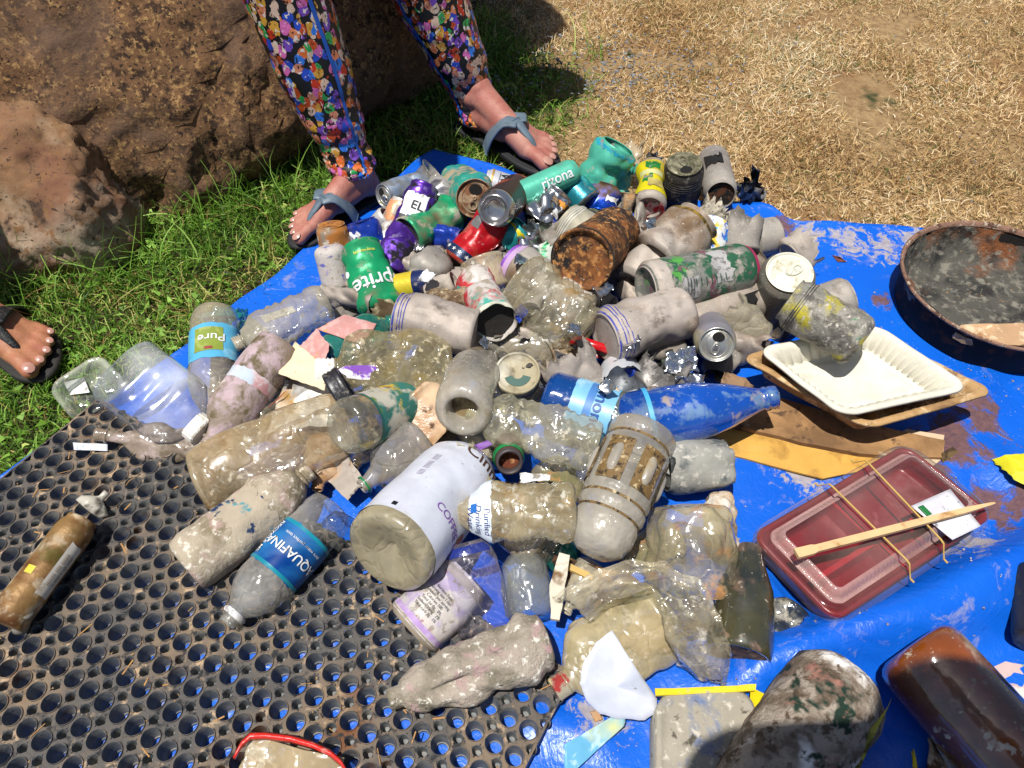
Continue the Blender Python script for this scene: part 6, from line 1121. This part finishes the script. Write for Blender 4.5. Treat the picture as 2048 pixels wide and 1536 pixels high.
    def rb(p,q):
        A=P(*p);B=P(*q); vs=[];fs=[];K=30;r=.0011
        d=(B-A).normalized(); s=d.cross(n).normalized()
        for i in range(K+1):
            t=i/K; x=A.lerp(B,t); h=(.0175*min(1,max(0,t-.035)/.07,)*min(1,max(0,.965-t)/.07)); x=x+n*h
            for k in range(6): a=2*PI*k/6; vs.append(x+s*(r*cos(a))+n*(r*sin(a)))
        for i in range(K):
            for k in range(6): fs.append((i*6+k,i*6+(k+1)%6,(i+1)*6+(k+1)%6,(i+1)*6+k))
        mesh('rubber_band',vs,fs,bandm,root)
    rb((1630,966,.060),(1828,1165,.060)); rb((1702,919,.062),(1895,1126,.062))
    st=sheet('price_sticker',None,None,[(1822,1012,.076),(1900,978,.076),(1962,1052,.077),(1905,1080,.077)],mat('sticker_white',hx('d4d2d8',.86),[(hx('8f8c98',.75),110,.64,.03)],rough=.5,bump=None),amp=.0005,n=8,parent=root)
    sheet('green_print',None,None,[(1836,1014,.0775),(1846,1010,.0775),(1864,1028,.0775),(1854,1032,.0775)],mm('green_print',hx('1f7a3a',.8),bump=None),amp=.0,n=6,parent=st)
    bam=mat('bamboo_stick',hx('dcb886',.85),[(hx('b88c54',.75),40,.62,.06)],rough=.6,bump=(120,.2))
    A=P(1592,1108,.084);B=P(1990,1006,.084); d=(B-A).normalized(); s=d.cross(V((0,0,1))).normalized(); vs=[];fs=[]
    st_=[(0,.0048),(.01,.0050),(.08,.0047),(.095,.0036),(.5,.0036),(.85,.0028),(.98,.0014),(1,.0008)]
    for t,w_ in st_:
        p=A.lerp(B,t)
        for (a,b) in ((-1,-.5),(-1,.5),(1,.5),(1,-.5)): vs.append(p+s*(a*w_)+V((0,0,b*min(w_*1.4,.0045))))
    for i in range(len(st_)-1):
        for k in range(4): fs.append((i*4+k,i*4+(k+1)%4,(i+1)*4+(k+1)%4,(i+1)*4+k))
    fs+=[(3,2,1,0),(len(vs)-4,len(vs)-3,len(vs)-2,len(vs)-1)]
    tag(mesh('chopstick',vs,fs,bam,smooth=False),'single pale bamboo chopstick lying under the rubber bands on the red lunch box','chopstick')
    # dry leaves
    lf=mm('dry_leaf',hx('7a3c24',.65),rough=.7,bump=(200,.4))
    sheet('dry_leaf','small curled brown leaf on the tarp right of the white-lidded can','leaf',[(1664,510,.012),(1680,514,.018),(1694,524,.012),(1676,524,.012)],lf,amp=.002,cell=.01,n=8)
items_bottles(); items_right()
# cigarette-like straw bits on the mat
def straws(k):
    vs=[];fs=[]
    for _ in range(k):
        i=rnd.uniform(-22,10);j=rnd.uniform(-12,4.3); c=MO+MU*(i*ML1)+MV*(j*ML2)+V((0,0,.001)); a=rnd.uniform(0,6.28); L=rnd.uniform(.002,.008); d=V((cos(a),sin(a),rnd.uniform(-.1,.1)))*L; s=V((-sin(a),cos(a),0))*rnd.uniform(.0003,.0008); k0=len(vs)
        vs+= [c-d-s,c-d+s,c+d+s,c+d-s]; fs.append((k0,k0+1,k0+2,k0+3))
    return vs,fs
vs,fs=straws(70); tag(mesh('straw_bits',vs,fs,mm('straw_bit',hx('b5864c',.8),rough=.8,bump=None),loc=V((0,0,0))),kind='stuff')

# ---------------------------------------------------------------- crushed pieces filling the gaps
def fillers():
    R_=random.Random(21); G1='crushed cans low in the gaps of the pile'; G2='crushed clear bottles low in the gaps of the pile'
    keys=['ga','gd','gf','gh','gb','gdark','blackened','silver','muddy','mint','sprite_green','star_red','gm','pale_shred','navy_blue','teal_fleck','grey_foil','gl','yel_can','burst']
    keys=[k for k in keys if k in MC]; gk=['ga','gd','gf','gh','gb','gm','gl','blackened','gdark','muddy','burst','silver']
    spots=[(800,520),(830,480),(870,480),(880,520),(930,540),(900,560),(1010,470),(1000,510),(1040,535),(1090,430),(1110,470),(1190,450),(1215,440),(1230,480),(1380,500),(1420,500),(1460,480),(1240,550),(1270,600),(1230,640),(1180,600),(1130,700),(1320,700),(1350,740),(1480,640),(1500,700),(1560,580),(1000,660),(900,640),(840,610),(740,560),(710,520),(1140,415),(1280,500),(1450,720),(1250,700),(1060,600),(700,600)]
    for i,(x,y) in enumerate(spots):
        a=R_.uniform(0,PI); l=R_.uniform(38,58); z=R_.uniform(.03,.05)
        item('crushed_can','crushed can half hidden low in the gaps of the pile','can',(x-l*cos(a),y-l*.7*sin(a),z),(x+l*cos(a),y+l*.7*sin(a),z+R_.uniform(-.01,.02)),R_.uniform(52,72),CUTC if i%2 else CAN,MC[keys[(i*7)%len(keys)] if x<1060 and y<500 else gk[(i*5)%len(gk)]],None,group=G1,nt=32,torn=R_.uniform(0,16) if i%2 else 0,crump=R_.uniform(5,9),cell=.026,fl=R_.uniform(.55,.9),roll=R_.uniform(0,90))
    sp=[(720,700),(760,760),(860,760),(880,900),(800,930),(900,960),(960,900),(1090,1010),(1120,980),(1180,930),(1250,900),(1000,780),(1060,790),(720,900),(640,930),(1160,1180),(1240,1190),(1300,1100),(1060,1070),(1000,1010),(600,760),(540,820),(1380,1230),(1290,1270),(1410,900)]
    ck=[k for k in ('clear_a','clear_b','clear_brown','clear_dusty','algae','wavy','crinkled','muddy_orange','mudclump') if k in MC]
    for i,(x,y) in enumerate(sp):
        a=R_.uniform(0,PI); l=R_.uniform(50,75); z=R_.uniform(.025,.045)
        item('crushed_bottle','crushed dirty bottle half hidden low in the gaps of the pile','bottle',(x-l*cos(a),y-l*.7*sin(a),z),(x+l*cos(a),y+l*.7*sin(a),z),R_.uniform(60,85),bottle(.3,.6,.08),MC[ck[(i*5)%len(ck)]],None,group=G2,nt=32,crump=R_.uniform(5,8),cell=.03,fl=R_.uniform(.5,.8))
fillers()

def scraps():
    R_=random.Random(5); G='torn metal and plastic scraps on the pile'
    ks=['silver','ga','gd','burst','silver','star_red','black_silver','gm','mint','sprite_green','silver','navy_blue','gl','muddy','white_print','greenstripe']
    for i in range(46):
        x=R_.uniform(770,1560); y=R_.uniform(370,790)
        if y<360+abs(x-1100)*.25 or (x<900 and y>620) : continue
        z=R_.uniform(.085,.115) if 850<x<1450 else .06
        if i%2: z-=.03
        a=R_.uniform(0,6.28); w=R_.uniform(12,26); h=R_.uniform(9,18); c,n=cos(a),sin(a)
        q=[(x+u*w*c-v*h*n,y+(u*w*n+v*h*c)*.8,z+R_.uniform(-.012,.012)) for u,v in ((-1,-1),(1,-1),(1,1),(-1,1))]
        o=sheet('torn_scrap','torn jagged scrap of crumpled metal or plastic lying on the pile','scrap',q,MC[ks[i%len(ks)]],n=12,amp=R_.uniform(.004,.008),cell=.014,rag=.35,thick=.0005); o['group']=G
scraps()

def corner_scraps():
    mud=mm('mudclump'); G='small dirty scraps in the near right corner'
    data=[('flat_scrap','muddy brown scrap with foam between the two big bottles at the bottom',[(1850,1470,.02),(1930,1500,.02),(1940,1600,.02),(1840,1600,.02)],'mudcake',.008),
      ('flat_scrap','grey speckled flat piece left of the amber bottle base',[(1830,1420,.02),(1850,1410,.02),(1960,1580,.03),(1930,1600,.03)],'pale_shred',.004),
      ('flat_scrap','thin yellow strip beside the grey speckled flat piece',[(1822,1500,.03),(1828,1499,.03),(1842,1600,.03),(1834,1600,.03)],'yellow_plastic',.001),
      ('flat_scrap','small brown bark chip between the olive bottle and the lunch box',[(1612,1300,.012),(1640,1292,.012),(1648,1306,.012),(1620,1312,.012)],'driftwood',.002),
      ('flat_scrap','tiny white paper crumb left of the light blue foil',[(1178,1424,.014),(1196,1420,.014),(1206,1440,.014),(1190,1446,.014)],'wet_paper',.003),
      ('flat_scrap','pinkish flake on the tarp below the pink shard',[(1930,1345,.013),(1950,1352,.013),(1940,1372,.013),(1922,1362,.013)],'pink_shard',.002)]
    for n,l,q,k,a in data: sheet(n,l,'scrap',q,MC[k],n=14,amp=a,cell=.02,rag=.25,thick=.002)
corner_scraps()
